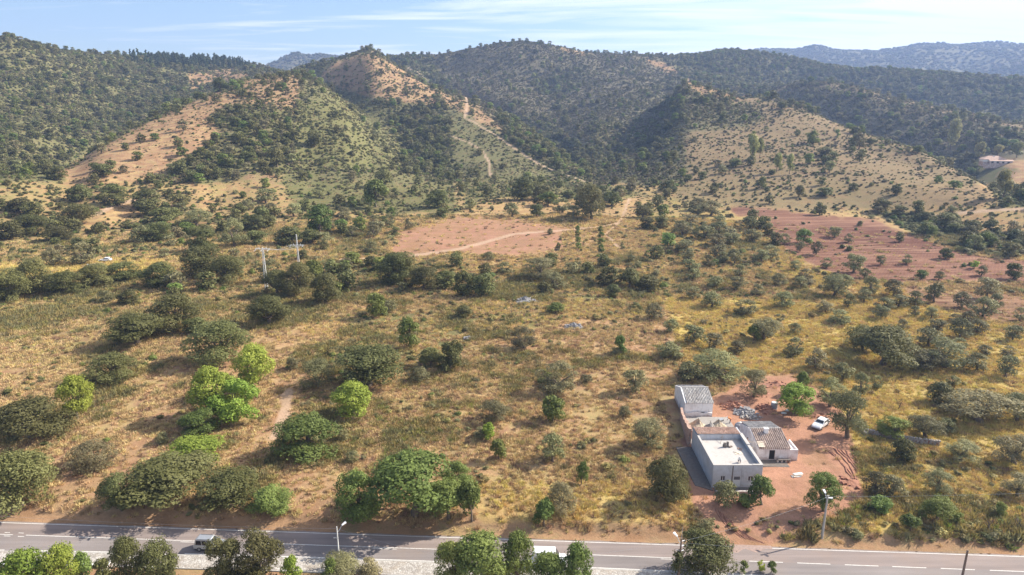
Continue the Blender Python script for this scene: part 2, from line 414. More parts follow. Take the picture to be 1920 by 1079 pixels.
# ------------------------------------------------------------------ materials
def new_mat(name):
    m = bpy.data.materials.new(name); m.use_nodes = True
    m.node_tree.nodes.clear()
    return m, m.node_tree.nodes, m.node_tree.links
class NT:
    def __init__(s, name):
        s.m, s.n, s.l = new_mat(name)
        s.out = s.n.new('ShaderNodeOutputMaterial')
        s.b = s.n.new('ShaderNodeBsdfPrincipled')
        s.l.new(s.b.outputs[0], s.out.inputs[0])
        s.b.inputs['Specular IOR Level'].default_value = 0.2
        s.tc = s.n.new('ShaderNodeTexCoord')
    def _s(s, sock, v):
        if isinstance(v, (int, float)): sock.default_value = v
        elif isinstance(v, tuple): sock.default_value = v if len(v) == len(sock.default_value) else v + (1,)
        else: s.l.new(v, sock)
    def math(s, op, a, b=None, c=None, clamp=False):
        n = s.n.new('ShaderNodeMath'); n.operation = op; n.use_clamp = clamp
        for i, v in enumerate((a, b, c)):
            if v is not None: s._s(n.inputs[i], v)
        return n.outputs[0]
    def noise(s, scale, detail=4, rough=.55, dist=0, vec=None, out='Fac'):
        n = s.n.new('ShaderNodeTexNoise'); n.inputs['Scale'].default_value = scale
        n.inputs['Detail'].default_value = detail; n.inputs['Roughness'].default_value = rough
        n.inputs['Distortion'].default_value = dist
        s.l.new(vec if vec is not None else s.tc.outputs['Object'], n.inputs['Vector'])
        return n.outputs[out]
    def rng(s, v, a, b, c=0., d=1.):
        n = s.n.new('ShaderNodeMapRange'); s._s(n.inputs['Value'], v)
        n.inputs['From Min'].default_value = a; n.inputs['From Max'].default_value = b
        n.inputs['To Min'].default_value = c; n.inputs['To Max'].default_value = d
        return n.outputs[0]
    def mix(s, f, a, b, mode='MIX'):
        n = s.n.new('ShaderNodeMixRGB'); n.blend_type = mode
        s._s(n.inputs['Fac'], f); s._s(n.inputs['Color1'], a); s._s(n.inputs['Color2'], b)
        return n.outputs[0]
    def mapping(s, scale=(1,1,1), rot=(0,0,0), vec=None):
        n = s.n.new('ShaderNodeMapping'); n.inputs['Scale'].default_value = scale; n.inputs['Rotation'].default_value = rot
        s.l.new(vec if vec is not None else s.tc.outputs['Object'], n.inputs[0]); return n.outputs[0]
    def bump(s, h, strength=.5, dist=.1):
        n = s.n.new('ShaderNodeBump'); n.inputs['Strength'].default_value = strength; n.inputs['Distance'].default_value = dist
        s.l.new(h, n.inputs['Height']); s.l.new(n.outputs[0], s.b.inputs['Normal'])
    def done(s, col, rough=.9, spec=None):
        s._s(s.b.inputs['Base Color'], col); s._s(s.b.inputs['Roughness'], rough)
        if spec is not None: s.b.inputs['Specular IOR Level'].default_value = spec
        return s.m
def simple(name, col, rough=.8, var=.15, scale=3., spec=.3, metal=0., stain=None):
    t = NT(name)
    n = t.noise(scale, 5, .6)
    f = t.rng(n, .3, .7, 1 - var, 1 + var)
    c = t.mix(1.0, col, f, 'MULTIPLY')
    if stain:
        c = t.mix(t.rng(t.noise(scale * .35, 5, .65), .5, .75, 0, .7), c, stain)
    t.b.inputs['Metallic'].default_value = metal
    return t.done(c, rough, spec)

def ground_material():
    t = NT('hill_ground')
    a1 = t.n.new('ShaderNodeVertexColor'); a1.layer_name = 'cover_a'
    a2 = t.n.new('ShaderNodeVertexColor'); a2.layer_name = 'cover_b'
    s1 = t.n.new('ShaderNodeSeparateColor'); t.l.new(a1.outputs[0], s1.inputs[0])
    s2 = t.n.new('ShaderNodeSeparateColor'); t.l.new(a2.outputs[0], s2.inputs[0])
    red, green, yel = s1.outputs[0], s1.outputs[1], s1.outputs[2]
    heath, bare, track = s2.outputs[0], s2.outputs[1], s2.outputs[2]
    nbig = t.noise(.02, 5, .6); nmid = t.noise(.16, 6, .65, .4); nfin = t.noise(1.1, 6, .7); nvf = t.noise(5., 5, .75)
    soil = t.mix(t.rng(nmid, .35, .65), (.27, .155, .085, 1), (.37, .235, .135, 1))
    straw = t.mix(t.rng(nfin, .3, .7), (.31, .215, .095, 1), (.47, .345, .16, 1))
    sf = t.math('ADD', t.rng(nmid, .40, .62, -.1, 1.0), t.math('MULTIPLY', bare, -.75), clamp=True)
    c = t.mix(sf, soil, straw)
    yelc = t.mix(t.rng(nfin, .3, .7), (.34, .265, .070, 1), (.52, .395, .125, 1))
    c = t.mix(t.math('MULTIPLY', yel, t.rng(nmid, .3, .6, .45, 1)), c, yelc)
    # low green and brown weeds in drifts
    gthr = t.math('ADD', t.math('MULTIPLY', nmid, .9), t.math('MULTIPLY', nfin, .45))
    gf = t.math('ADD', t.math('MULTIPLY', green, 1.25), t.math('SUBTRACT', gthr, 1.03))
    gfac = t.rng(gf, .02, .34)
    grc = t.mix(t.rng(nvf, .3, .7), (.092, .098, .038, 1), (.175, .162, .066, 1))
    c = t.mix(gfac, c, grc)
    hc = t.mix(t.rng(nfin, .3, .7), (.085, .085, .052, 1), (.175, .145, .10, 1))
    c = t.mix(t.math('MULTIPLY', heath, .92), c, hc)
    rc = t.mix(t.rng(nfin, .3, .7), (.080, .034, .024, 1), (.150, .068, .048, 1))
    st = t.noise(1.0, 4, .6, 0, t.mapping((.03, .5, 1), (0, 0, math.radians(28))))
    rc = t.mix(t.rng(st, .50, .64, 0, .7), rc, (.33, .20, .13, 1))
    rc = t.mix(t.rng(nbig, .42, .62, 0, .55), rc, (.27, .145, .095, 1))
    rc = t.mix(t.math('MULTIPLY', bare, t.rng(nmid, .36, .60, .45, .95)), rc, (.40, .215, .14, 1))
    rf = t.math('ADD', red, t.math('MULTIPLY', t.math('SUBTRACT', nmid, .5), 1.3))
    c = t.mix(t.rng(rf, .25, .75), c, rc)
    c = t.mix(t.math('MULTIPLY', track, .8), c, t.mix(nfin, (.36, .23, .15, 1), (.50, .37, .27, 1)))
    tz = t.noise(1.0, 4, .65, .3, t.mapping((.12, .12, 1.7)))       # little terraces and rills that follow the slope
    c = t.mix(t.math('MULTIPLY', t.rng(tz, .50, .64, 0, .5), t.math('SUBTRACT', 1.0, red)), c, (.20, .145, .085, 1))
    c = t.mix(1.0, c, t.rng(nvf, .25, .75, .78, 1.2), 'MULTIPLY')
    # plough furrows on red earth
    w = t.n.new('ShaderNodeTexWave'); w.inputs['Scale'].default_value = .32; w.inputs['Distortion'].default_value = 3
    w.inputs['Detail'].default_value = 3; w.inputs['Detail Scale'].default_value = .6
    t.l.new(t.mapping((1, 1, 1), (0, 0, math.radians(35))), w.inputs[0])
    h = t.math('ADD', t.math('MULTIPLY', nfin, .8), t.math('MULTIPLY', nvf, .35))
    h = t.math('ADD', h, t.math('MULTIPLY', w.outputs['Fac'], t.math('MULTIPLY', t.math('MULTIPLY', red, t.math('SUBTRACT', 1.0, bare)), .22)))
    t.bump(h, .55, .35)
    return t.done(c, .95, .05)
GROUND = ground_material()

# ------------------------------------------------------------------ terrain sheet
def make_ground():
    NA, NRr = 640, 760
    az = np.radians(np.linspace(-52, 52, NA))
    r = np.concatenate([np.linspace(12, 66, 14), np.exp(np.linspace(math.log(68), math.log(5400), NRr - 14))])
    A, Rr = np.meshgrid(az, r)
    x = (Rr * np.sin(A)).ravel(); y = (Rr * np.cos(A)).ravel()
    z = hill(x, y)
    # the tarmac and pavement are cut a little below their own sheets
    dn = y - road_n(x); ds = road_s(x) - y
    inroad = (dn < 0.2) & (ds < 3.0)
    z = np.where(inroad, np.minimum(z, -0.02), z)
    V = np.stack([x, y, z], 1)
    i = np.arange(NRr - 1)[:, None] * NA + np.arange(NA - 1)[None, :]
    Q = np.stack([i, i + 1, i + NA + 1, i + NA], -1).reshape(-1, 4)
    me = bpy.data.meshes.new('hill_ground')
    me.vertices.add(len(V)); me.vertices.foreach_set('co', V.ravel())
    me.loops.add(Q.size); me.loops.foreach_set('vertex_index', Q.ravel().astype(np.int32))
    me.polygons.add(len(Q)); me.polygons.foreach_set('loop_start', np.arange(0, Q.size, 4, dtype=np.int32))
    me.polygons.foreach_set('use_smooth', np.ones(len(Q), bool))
    me.update()
    (dens, green, red, yel, heath, bare, tree), tr, px, py, zc = ground_masks(x, y, z)
    def attr(n, a, b, c):
        at = me.color_attributes.new(n, 'FLOAT_COLOR', 'POINT')
        at.data.foreach_set('color', np.stack([a, b, c, np.ones_like(a)], 1).ravel().astype(np.float32))
    # under dense scrub the ground is leaf litter and low green
    g = np.clip(green + .35 * dens, 0, 1)
    attr('cover_a', red, g, yel); attr('cover_b', heath, bare, tr)
    o = bpy.data.objects.new('ground', me); COL.objects.link(o)
    o['kind'] = 'structure'; me.materials.append(GROUND)
    return o
ground = make_ground()

# ------------------------------------------------------------------ foliage
def leaf_mat(name, lo, hi, trans=.3, var=.28):
    t = NT(name)
    oi = t.n.new('ShaderNodeObjectInfo')
    at = t.n.new('ShaderNodeAttribute'); at.attribute_name = 'tone'
    c = t.mix(at.outputs['Fac'], lo + (1,), hi + (1,))
    v = t.math('MULTIPLY_ADD', oi.outputs['Random'], 2 * var, 1 - var)
    hs = t.n.new('ShaderNodeHueSaturation')
    t.l.new(t.math('MULTIPLY_ADD', t.math('FRACT', t.math('MULTIPLY', oi.outputs['Random'], 7.31)), .045, .472), hs.inputs['Hue'])
    t.l.new(v, hs.inputs['Value']); t.l.new(c, hs.inputs['Color'])
    c = hs.outputs[0]
    tr = t.n.new('ShaderNodeBsdfTranslucent'); t.l.new(c, tr.inputs[0])
    t._s(t.b.inputs['Base Color'], c); t.b.inputs['Roughness'].default_value = .6
    t.b.inputs['Specular IOR Level'].default_value = .15
    mx = t.n.new('ShaderNodeMixShader'); mx.inputs[0].default_value = trans
    t.l.new(t.b.outputs[0], mx.inputs[1]); t.l.new(tr.outputs[0], mx.inputs[2])
    t.l.new(mx.outputs[0], t.out.inputs[0])
    return t.m
LEAF = {
 'oak':   leaf_mat('oak_leaves', (.096, .100, .030), (.205, .205, .080)),
 'leafy': leaf_mat('broad_leaves', (.105, .140, .034), (.220, .270, .075)),
 'lime':  leaf_mat('bright_leaves', (.160, .215, .034), (.320, .385, .070)),
 'olive': leaf_mat('olive_leaves', (.138, .135, .058), (.300, .285, .140)),
 'scrub': leaf_mat('scrub_leaves', (.150, .145, .065), (.300, .275, .135)),
 'pine':  leaf_mat('pine_leaves', (.050, .068, .036), (.105, .130, .066)),
 'euca':  leaf_mat('eucalyptus_leaves', (.200, .210, .070), (.400, .385, .150)),
 'bush':  leaf_mat('maquis_leaves', (.115, .118, .046), (.235, .225, .095)),
 'heath': leaf_mat('heath_leaves', (.090, .086, .050), (.215, .180, .112)),
 'straw': leaf_mat('straw_blades', (.44, .33, .15), (.72, .56, .28), .2, .18),
 'gold':  leaf_mat('golden_grass_blades', (.50, .40, .12), (.74, .60, .22), .2, .15),
 'weed':  leaf_mat('weed_blades', (.190, .165, .055), (.400, .320, .120), .2, .25),
 'brown': leaf_mat('brown_weed_blades', (.24, .165, .09), (.42, .30, .17), .2, .2),
}
BARK = simple('tree_bark', (.15, .115, .085, 1), .9, .3, 8)

def mesh_from(name, V, Fq, mats, midx=None, tone=None, smooth=False):
    me = bpy.data.meshes.new(name)
    V = np.asarray(V, np.float32)
    me.vertices.add(len(V)); me.vertices.foreach_set('co', V.ravel())
    n = [len(f) for f in Fq] if not isinstance(Fq, np.ndarray) else None
    if n is None:
        k = Fq.shape[1]
        me.loops.add(Fq.size); me.loops.foreach_set('vertex_index', Fq.ravel().astype(np.int32))
        me.polygons.add(len(Fq)); me.polygons.foreach_set('loop_start', np.arange(0, Fq.size, k, dtype=np.int32))
        nf = len(Fq)
    else:
        fl = np.concatenate([np.asarray(f) for f in Fq]); nf = len(Fq)
        me.loops.add(len(fl)); me.loops.foreach_set('vertex_index', fl.astype(np.int32))
        me.polygons.add(nf); me.polygons.foreach_set('loop_start', np.concatenate([[0], np.cumsum(n)[:-1]]).astype(np.int32))
    for m in mats: me.materials.append(m)
    if midx is not None: me.polygons.foreach_set('material_index', np.asarray(midx, np.int32))
    if smooth: me.polygons.foreach_set('use_smooth', np.ones(nf, bool))
    if tone is not None:
        at = me.attributes.new('tone', 'FLOAT', 'POINT'); at.data.foreach_set('value', np.asarray(tone, np.float32))
    me.update(calc_edges=True)
    return me
def unit(v): return v / np.maximum(np.linalg.norm(v, axis=-1, keepdims=True), 1e-9)
def cards(P, N, size, rs, asp=1.5):
    """leaf clumps: small bent quads at P facing about N"""
    n = len(P)
    a = unit(np.cross(N, unit(rs.normal(size=(n, 3))))); b = np.cross(N, a)
    s = (size * rs.uniform(.55, 1.35, n))[:, None]
    l = s * asp * .5; w = s * .5
    V = np.stack([P - a * l - b * w * .3, P + b * w + N * s * .1, P + a * l + b * w * .2, P - b * w - N * s * .1], 1).reshape(-1, 3)
    Fq = np.arange(n * 4).reshape(n, 4)
    return V, Fq
def tube_arr(pts, rad, k=6):
    V = []; Fq = []
    pts = [np.array(p, float) for p in pts]
    for i, p in enumerate(pts):
        d = pts[min(i + 1, len(pts) - 1)] - pts[max(i - 1, 0)]
        d = d / (np.linalg.norm(d) + 1e-9)
        u = np.cross(d, [0.3, 0.9, 0.1]); u /= np.linalg.norm(u); w = np.cross(d, u)
        for j in range(k):
            t = 2 * math.pi * j / k
            V.append(p + rad[i] * (math.cos(t) * u + math.sin(t) * w))
        if i:
            b = (i - 1) * k
            for j in range(k): Fq.append((b + j, b + (j + 1) % k, b + k + (j + 1) % k, b + k + j))
    V.append(pts[-1]); e = len(V) - 1; b = (len(pts) - 1) * k
    for j in range(k): Fq.append((b + j, b + (j + 1) % k, e))
    return V, Fq
# unit tree: crown radius 0.5, total height 1
SHAPE = {  # n cards, card size, lobes, lobe radius, z range of crown, horizontal spread, gaps
 'oak':   (3600, .046, 24, (.11, .21), (.10, .84), .36, .08),
 'leafy': (3200, .050, 22, (.10, .21), (.12, .86), .36, .10),
 'lime':  (3000, .052, 20, (.10, .20), (.12, .88), .35, .12),
 'olive': (2500, .042, 26, (.08, .17), (.12, .86), .38, .10),
 'scrub': (2600, .040, 24, (.09, .18), (.06, .78), .36, .10),
 'euca':  (2000, .060, 15, (.11, .20), (.20, .90), .22, .12),
}
def crown_arr(kind, seed, n=None, card=None):
    N0, cs, nl, rr, zr, sp, gap = SHAPE[kind]
    n = n or N0; cs = card or cs
    rs = np.random.RandomState(seed)
    ang = rs.uniform(0, 2 * math.pi) + np.arange(nl) * 2.399963
    q = np.sqrt((np.arange(nl) + .3) / nl) * rs.uniform(.75, 1.1, nl)
    cx = np.cos(ang) * q * sp; cy = np.sin(ang) * q * sp
    top = zr[1] - .42 * (q ** 2) * (zr[1] - zr[0]) + rs.uniform(-.08, .05, nl)
    cz = np.where(rs.rand(nl) < .42, rs.uniform(zr[0] + .08, zr[0] + .35, nl), top)
    rad = rs.uniform(rr[0], rr[1], nl)
    cz = np.minimum(cz, 1.0 - rad * .9); cz = np.maximum(cz, zr[0] + rad * .45)
    C = np.stack([cx, cy, cz], 1)
    p = rad ** 2; p /= p.sum()
    li = rs.choice(nl, n, p=p)
    d = unit(rs.normal(size=(n, 3)) + np.array([0, 0, .35]))
    # bumpy shells with sub-clumps and holes
    ph = rs.uniform(0, 6.28, (nl, 3))
    bump = (np.sin(d[:, 0] * 6 + ph[li, 0]) + np.sin(d[:, 1] * 7 + ph[li, 1]) + np.sin(d[:, 2] * 6 + ph[li, 2])) / 3
    keep = bump > -.52 + gap
    rad_f = np.where(rs.rand(n) < .8, rs.uniform(.82, 1.08, n), rs.uniform(.45, 1.42, n)) * (1 + .17 * bump)
    P = C[li] + d * (rad[li] * rad_f)[:, None] * np.array([1, 1, .82])
    keep &= P[:, 2] > zr[0] * .5
    P = P[keep]; dd = d[keep]; li = li[keep]
    Nn = unit(dd + rs.normal(scale=.45, size=dd.shape) + np.array([0, 0, .25]))
    V, Fq = cards(P, Nn, cs, rs)
    lt = rs.uniform(0, .55, nl)
    tone = np.repeat(np.clip(lt[li] + rs.uniform(0, .45, len(P)), 0, 1), 4)
    return V, Fq, tone, C
def trunk_arr(kind, seed, C):
    rs = np.random.RandomState(seed + 500)
    thick = {'oak': .045, 'leafy': .04, 'lime': .032, 'olive': .05, 'scrub': .022, 'euca': .03}[kind]
    zf = {'oak': .24, 'leafy': .28, 'lime': .30, 'olive': .26, 'scrub': .08, 'euca': .30}[kind]
    lean = rs.uniform(-.05, .05, 2)
    V, Fq = tube_arr([(0, 0, -.12), (0, 0, 0), (lean[0] * .6, lean[1] * .6, zf * .6), (lean[0], lean[1], zf)], [thick * 1.4, thick * 1.2, thick * .85, thick * .75], 7)
    for c in C[rs.permutation(len(C))[:8]]:
        b = len(V)
        m = np.array([lean[0], lean[1], zf]) * .55 + c * .45 + rs.uniform(-.03, .03, 3) - np.array([0, 0, .02])
        v2, f2 = tube_arr([(lean[0], lean[1], zf * .92), m, c * .97], [thick * .55, thick * .34, thick * .12], 5)
        V += v2; Fq += [tuple(i + b for i in f) for f in f2]
    return V, Fq
TREE = {}
N_NEAR = 4.0
for kk, kind in enumerate(SHAPE):
    TREE[kind] = []
    for v in range(4):
        sd = 100 * kk + v * 7 + 3
        V, Fq, tone, C = crown_arr(kind, sd)
        cm = mesh_from(kind + '_crown', V, Fq, [LEAF[kind]], tone=tone)
        V, Fq, tone, C = crown_arr(kind, sd, int(N_NEAR * SHAPE[kind][0]), SHAPE[kind][1] * .47)
        nm_ = mesh_from(kind + '_crown_fine', V, Fq, [LEAF[kind]], tone=tone)
        tv, tf = trunk_arr(kind, sd, C)
        tm = mesh_from(kind + '_trunk', tv, tf, [BARK], smooth=True)
        # joined light version for small trees
        V2, F2, t2, C2 = crown_arr(kind, sd, 750, SHAPE[kind][1] * 1.75)
        tv2, tf2 = trunk_arr(kind, sd, C2)
        b = len(V2)
        VV = np.concatenate([V2, np.array(tv2)]); FF = [tuple(f) for f in F2] + [tuple(i + b for i in f) for f in tf2]
        sm = mesh_from(kind + '_small', VV, FF, [LEAF[kind], BARK], midx=[0] * len(F2) + [1] * len(tf2), tone=np.concatenate([t2, np.zeros(len(tv2))]))
        TREE[kind].append((cm, tm, sm, nm_))

# ------------------------------------------------------------------ individual trees, from a survey of the photograph
# (crown centre px, top py, lowest py, crown width px, kind)
T = []
def tr(kind, *rows):
    for r in rows: T.append((kind,) + r)
tr('oak', (38,833,968,120), (60,745,842,128), (320,862,958,165), (432,878,966,112), (230,888,966,64),
   (258,588,662,104), (415,600,694,108), (213,667,727,80), (332,560,634,92), (505,560,620,74), (240,548,577,40), (366,598,632,44),
   (20,512,577,72), (66,494,562,72), (120,514,562,68), (178,500,548,62), (230,497,536,66), (300,500,550,72), (380,472,532,78), (432,482,538,62),
   (520,512,562,56), (562,498,562,54), (610,518,578,56), (740,482,546,62), (792,503,552,52), (868,512,562,38), (835,512,548,44), (905,515,562,46),
   (692,645,742,122), (845,642,702,48), (808,655,694,46), (755,478,540,60),
   (1131,515,542,26), (1180,508,546,42), (1216,520,552,42), (380,432,482,56), (295,425,463,60), (150,395,432,72), (110,430,462,52), (60,408,446,62), (20,420,456,46),
   (978,340,383,46), (1110,352,421,52), (1005,385,411,26), (722,322,356,32), (820,362,396,42), (1031,430,442,12), (1047,456,469,10), (1430,408,434,28), (1687,440,457,17),
   (1773,468,490,26), (1900,496,528,30), (1655,608,702,112), (1618,615,668,62), (1761,718,762,46), (1692,824,870,42), (250+1000,860,952,76),
   (1136,484,500,12), (870,575,600,30), (450,385,410,26), (520,282,318,30), (196,312,338,40), (108,318,344,36), (413,152,176,26), (590,250,280,30), (1150,535,560,26))
tr('leafy', (373,770,827,66), (508,912,971,78), (572,778,868,112), (675,888,988,84), (778,848,992,172), (842,905,985,70), (860,870,930,60),
   (705,345,396,46), (600,392,450,48), (352,420,448,30), (768,600,656,36), (706,553,602,36), (1036,745,797,46), (1165,632,668,22), (1020,940,992,40), (936,825,866,30),
   (1028,365,393,34), (1758,935,988,62), (1650,930,966,42), (1706,967,1000,36), (1876,943,972,20), (1544,888,968,60), (1428,898,954,48), (1672,784,828,58),
   (1503,700,742,26), (1728,508,526,20), (1412,612,645,28), (1506,434,462,30), (640,415,440,26), (1042,570,592,32), (885,910,985,46), (1090,868,912,22),
   (1083,424,436,10), (1083,434,446,11), (1084,445,458,12), (1084,456,469,13), (1126,425,437,11), (1126,436,450,13), (1126,448,462,14), (1127,460,476,14), (1395,926,952,32), (585,494,545,44), (1792,960,985,22), (497,250,278,24))
tr('lime', (477,652,748,76), (408,690,792,82), (440,718,808,92), (146,710,798,58), (366,817,884,100), (664,718,792,76), (1490,722,788,72), (1345 - 430,795,830,26), (1826,490,506,15), (1876,700,725,0) )
T = [t for t in T if t[4] > 1]
tr('olive', (983,614,662,52), (1046,680,748,78), (1190,694,742,46), (1256,645,680,46), (1226,572,603,36), (945,494,518,30), (1012,488,532,62), (1040,515,546,42),
   (917,474,492,22), (1083,484,500,16), (1182,478,496,14), (440,415,472,52), (270,428,462,42), (370,398,432,52), (160,458,502,46), (100,470,504,34), (510,488,536,42),
   (700,424,450,26), (700,405,428,20), (730,402,428,22), (695,455,478,24), (960,384,412,30), (1055,375,405,34), (1075,388,412,26),
   (1377,470,500,30), (1428,470,496,30), (1565,428,450,26), (1530,455,482,22), (1600,480,518,38), (1562,518,566,52), (1630,520,561,32), (1675,527,561,34), (1751,534,573,36), (1803,550,582,34),
   (1850,524,567,46), (1842,560,602,46), (1866,553,583,24), (1911,578,606,24), (1650,575,603,30), (1745,577,602,24), (1334,550,584,42), (1400,564,598,44), (1470,550,582,38), (1575,583,612,42),
   (1546,567,592,32), (1690,600,625,22), (1432,598,647,62), (1490,634,672,36), (1528,656,700,46), (1580,682,720,40), (1645,705,734,20), (1740,618,658,48), (1770,642,704,96), (1735,660,702,70),
   (1800,600,640,40), (1830,664,702,38), (1886,668,715,38), (1900,612,644,34), (1345,658,722,100), (1290,680,722,50), (1413,695,752,52), (1556,712,772,54), (1588,738,832,70), (1612,700,750,30),
   (1835,728,812,136), (1905,740,800,70), (1735,780,830,64), (1774,786,816,32), (1802,828,874,62), (1902,818,882,76), (1640,885,932,38), (1672,892,935,42), (1757,884,932,54), (1908,890,938,54),
   (1212,785,846,64), (1036,815,872,46), (1052,906,972,54), (1244,940 - 60,930,50), (1380,640,668,30), (1620,545,572,28), (1716,548,578,26), (1590,552,580,22), (1500,520,545,26), (1460,515,540,28),
   (1340,520,545,30), (1300,540,566,30), (1258,600,628,30), (1300,612,650,44), (1340,625,660,34), (1695,640,672,30), (1785,705,728,24), (1815,585,612,26), (1715,575,596,20),
   (1490,490,512,22), (1550,485,506,22), (1650,480,500,18), (1700,478,498,18), (1620,505,525,22), (1590,440,458,18), (1760,510,528,18), (1840,500,520,18), (1500,455,475,20), (1470,440,462,22), (1330,480,505,24), (1290,470,500,26), (1300,505,530,26), (1380,520,548,30), (1420,535,560,30))
tr('scrub', (175,828,892,92), (550,668,698,26), (596,672,736,68), (305,808,836,24), (790,690,722,42), (200,545,573,36), (320,515,546,46), (925,750,800,64), (1358,895,958,50), (1158,650,668,26),
   (100,470,500,10), (645,800,830,22), (660,845,870,30), (1100,700,722,26), (900,800,826,30), (1170,760,785,26), (1322,972,1002,34), (640,1046,1100,80), (690,1058,1100,50), (730,560,590,30), (1490,605,630,24))
tr('euca', (1412,258,306,26), (1424,264,300,18), (1456,292,326,20), (1480,294,330,18), (1782,231,286,30), (1836,272,304,24), (1880,326,378,38), (1906,272,300,26), (1870,276,296,22), (1018,119,134,14), (1032,122,138,12), (1000,140,150,12), (1008,150,160,10), (956,158,176,9))
tr('oak', (1349,172,186,16), (1404,172,184,9), (1447,173,190,17), (1466,194,208,19), (1370,176,188,10), (1548,280,298,30), (1428,334,356,16), (1541,334,350,16), (1498,350,372,18), (1545,356,372,30), (1494,245,258,12), (1380,300,318,24), (1680,350,368,20), (1290,330,345,18), (1340,345,362,16), (1600,345,360,14), (1650,290,300,12), (1720,276,290,20), (1760,330,342,12), (1630,262,274,18))
tr('leafy', (1524,250,274,24), (1570,245,258,10), (1788,342,358,22), (1758,332,346,14))
tr('olive', (1610,254,284,24), (1672,258,270,22), (1700,275,286,14))
# crowns rising over the bottom edge of the photograph
tr('lime', (62,1022,1150,100), (125,1035,1140,66), (548,1062,1120,36), (1427,1070,1092,16))
tr('leafy', (160,1052,1120,36), (905,1000,1135,112), (850,1030,1125,66), (968,1020,1125,60), (1030,1050,1150,80), (1082,1040,1150,60), (1395,1070,1094,16), (1446,1070,1094,18), (620,1066,1110,30))
tr('oak', (250,1022,1130,66), (302,1030,1130,76), (425,1022,1125,76), (486,1012,1125,92), (1325,992,1098,106), (196,1062,1110,30))
# more trees that the photograph shows in the groves, spaced along them
def strew(kind, poly, n, w0, w1, asp, seed, mind=12):
    rs = np.random.RandomState(seed); xs = [p[0] for p in poly]; ys = [p[1] for p in poly]; got = 0; k = 0
    while got < n and k < n * 60:
        k += 1
        x = rs.uniform(min(xs), max(xs)); y = rs.uniform(min(ys), max(ys))
        if not inpoly(poly, np.array([x]), np.array([y]))[0]: continue
        if any(abs(x - t[1]) < max(mind, t[4] * .42) and abs(y - t[3]) < max(mind * .6, t[4] * .25) for t in T): continue
        w = rs.uniform(w0, w1)
        T.append((kind, x, y - w * asp, y, w)); got += 1
strew('olive', [(1290,390),(1440,420),(1450,500),(1290,520),(1240,420)], 18, 26, 42, .72, 5)
strew('olive', [(1460,520),(1700,560),(1900,620),(1900,700),(1700,620),(1480,580)], 10, 24, 38, .8, 6, 22)
strew('oak', [(20,380),(330,370),(560,430),(620,470),(430,470),(250,440),(20,470)], 16, 34, 52, .72, 8)
strew('olive', [(440,380),(700,360),(760,400),(640,470),(440,460)], 12, 24, 38, .8, 9)
strew('oak', [(880,340),(1180,360),(1240,430),(1250,520),(1180,420),(900,380)], 10, 24, 40, .75, 10)
strew('oak', [(1650,400),(1840,440),(1920,450),(1920,480),(1760,450)], 12, 24, 40, .7, 12, 8)
strew('leafy', [(30,1030),(31,1030),(31,1031)], 0, 1, 2, 1, 1)

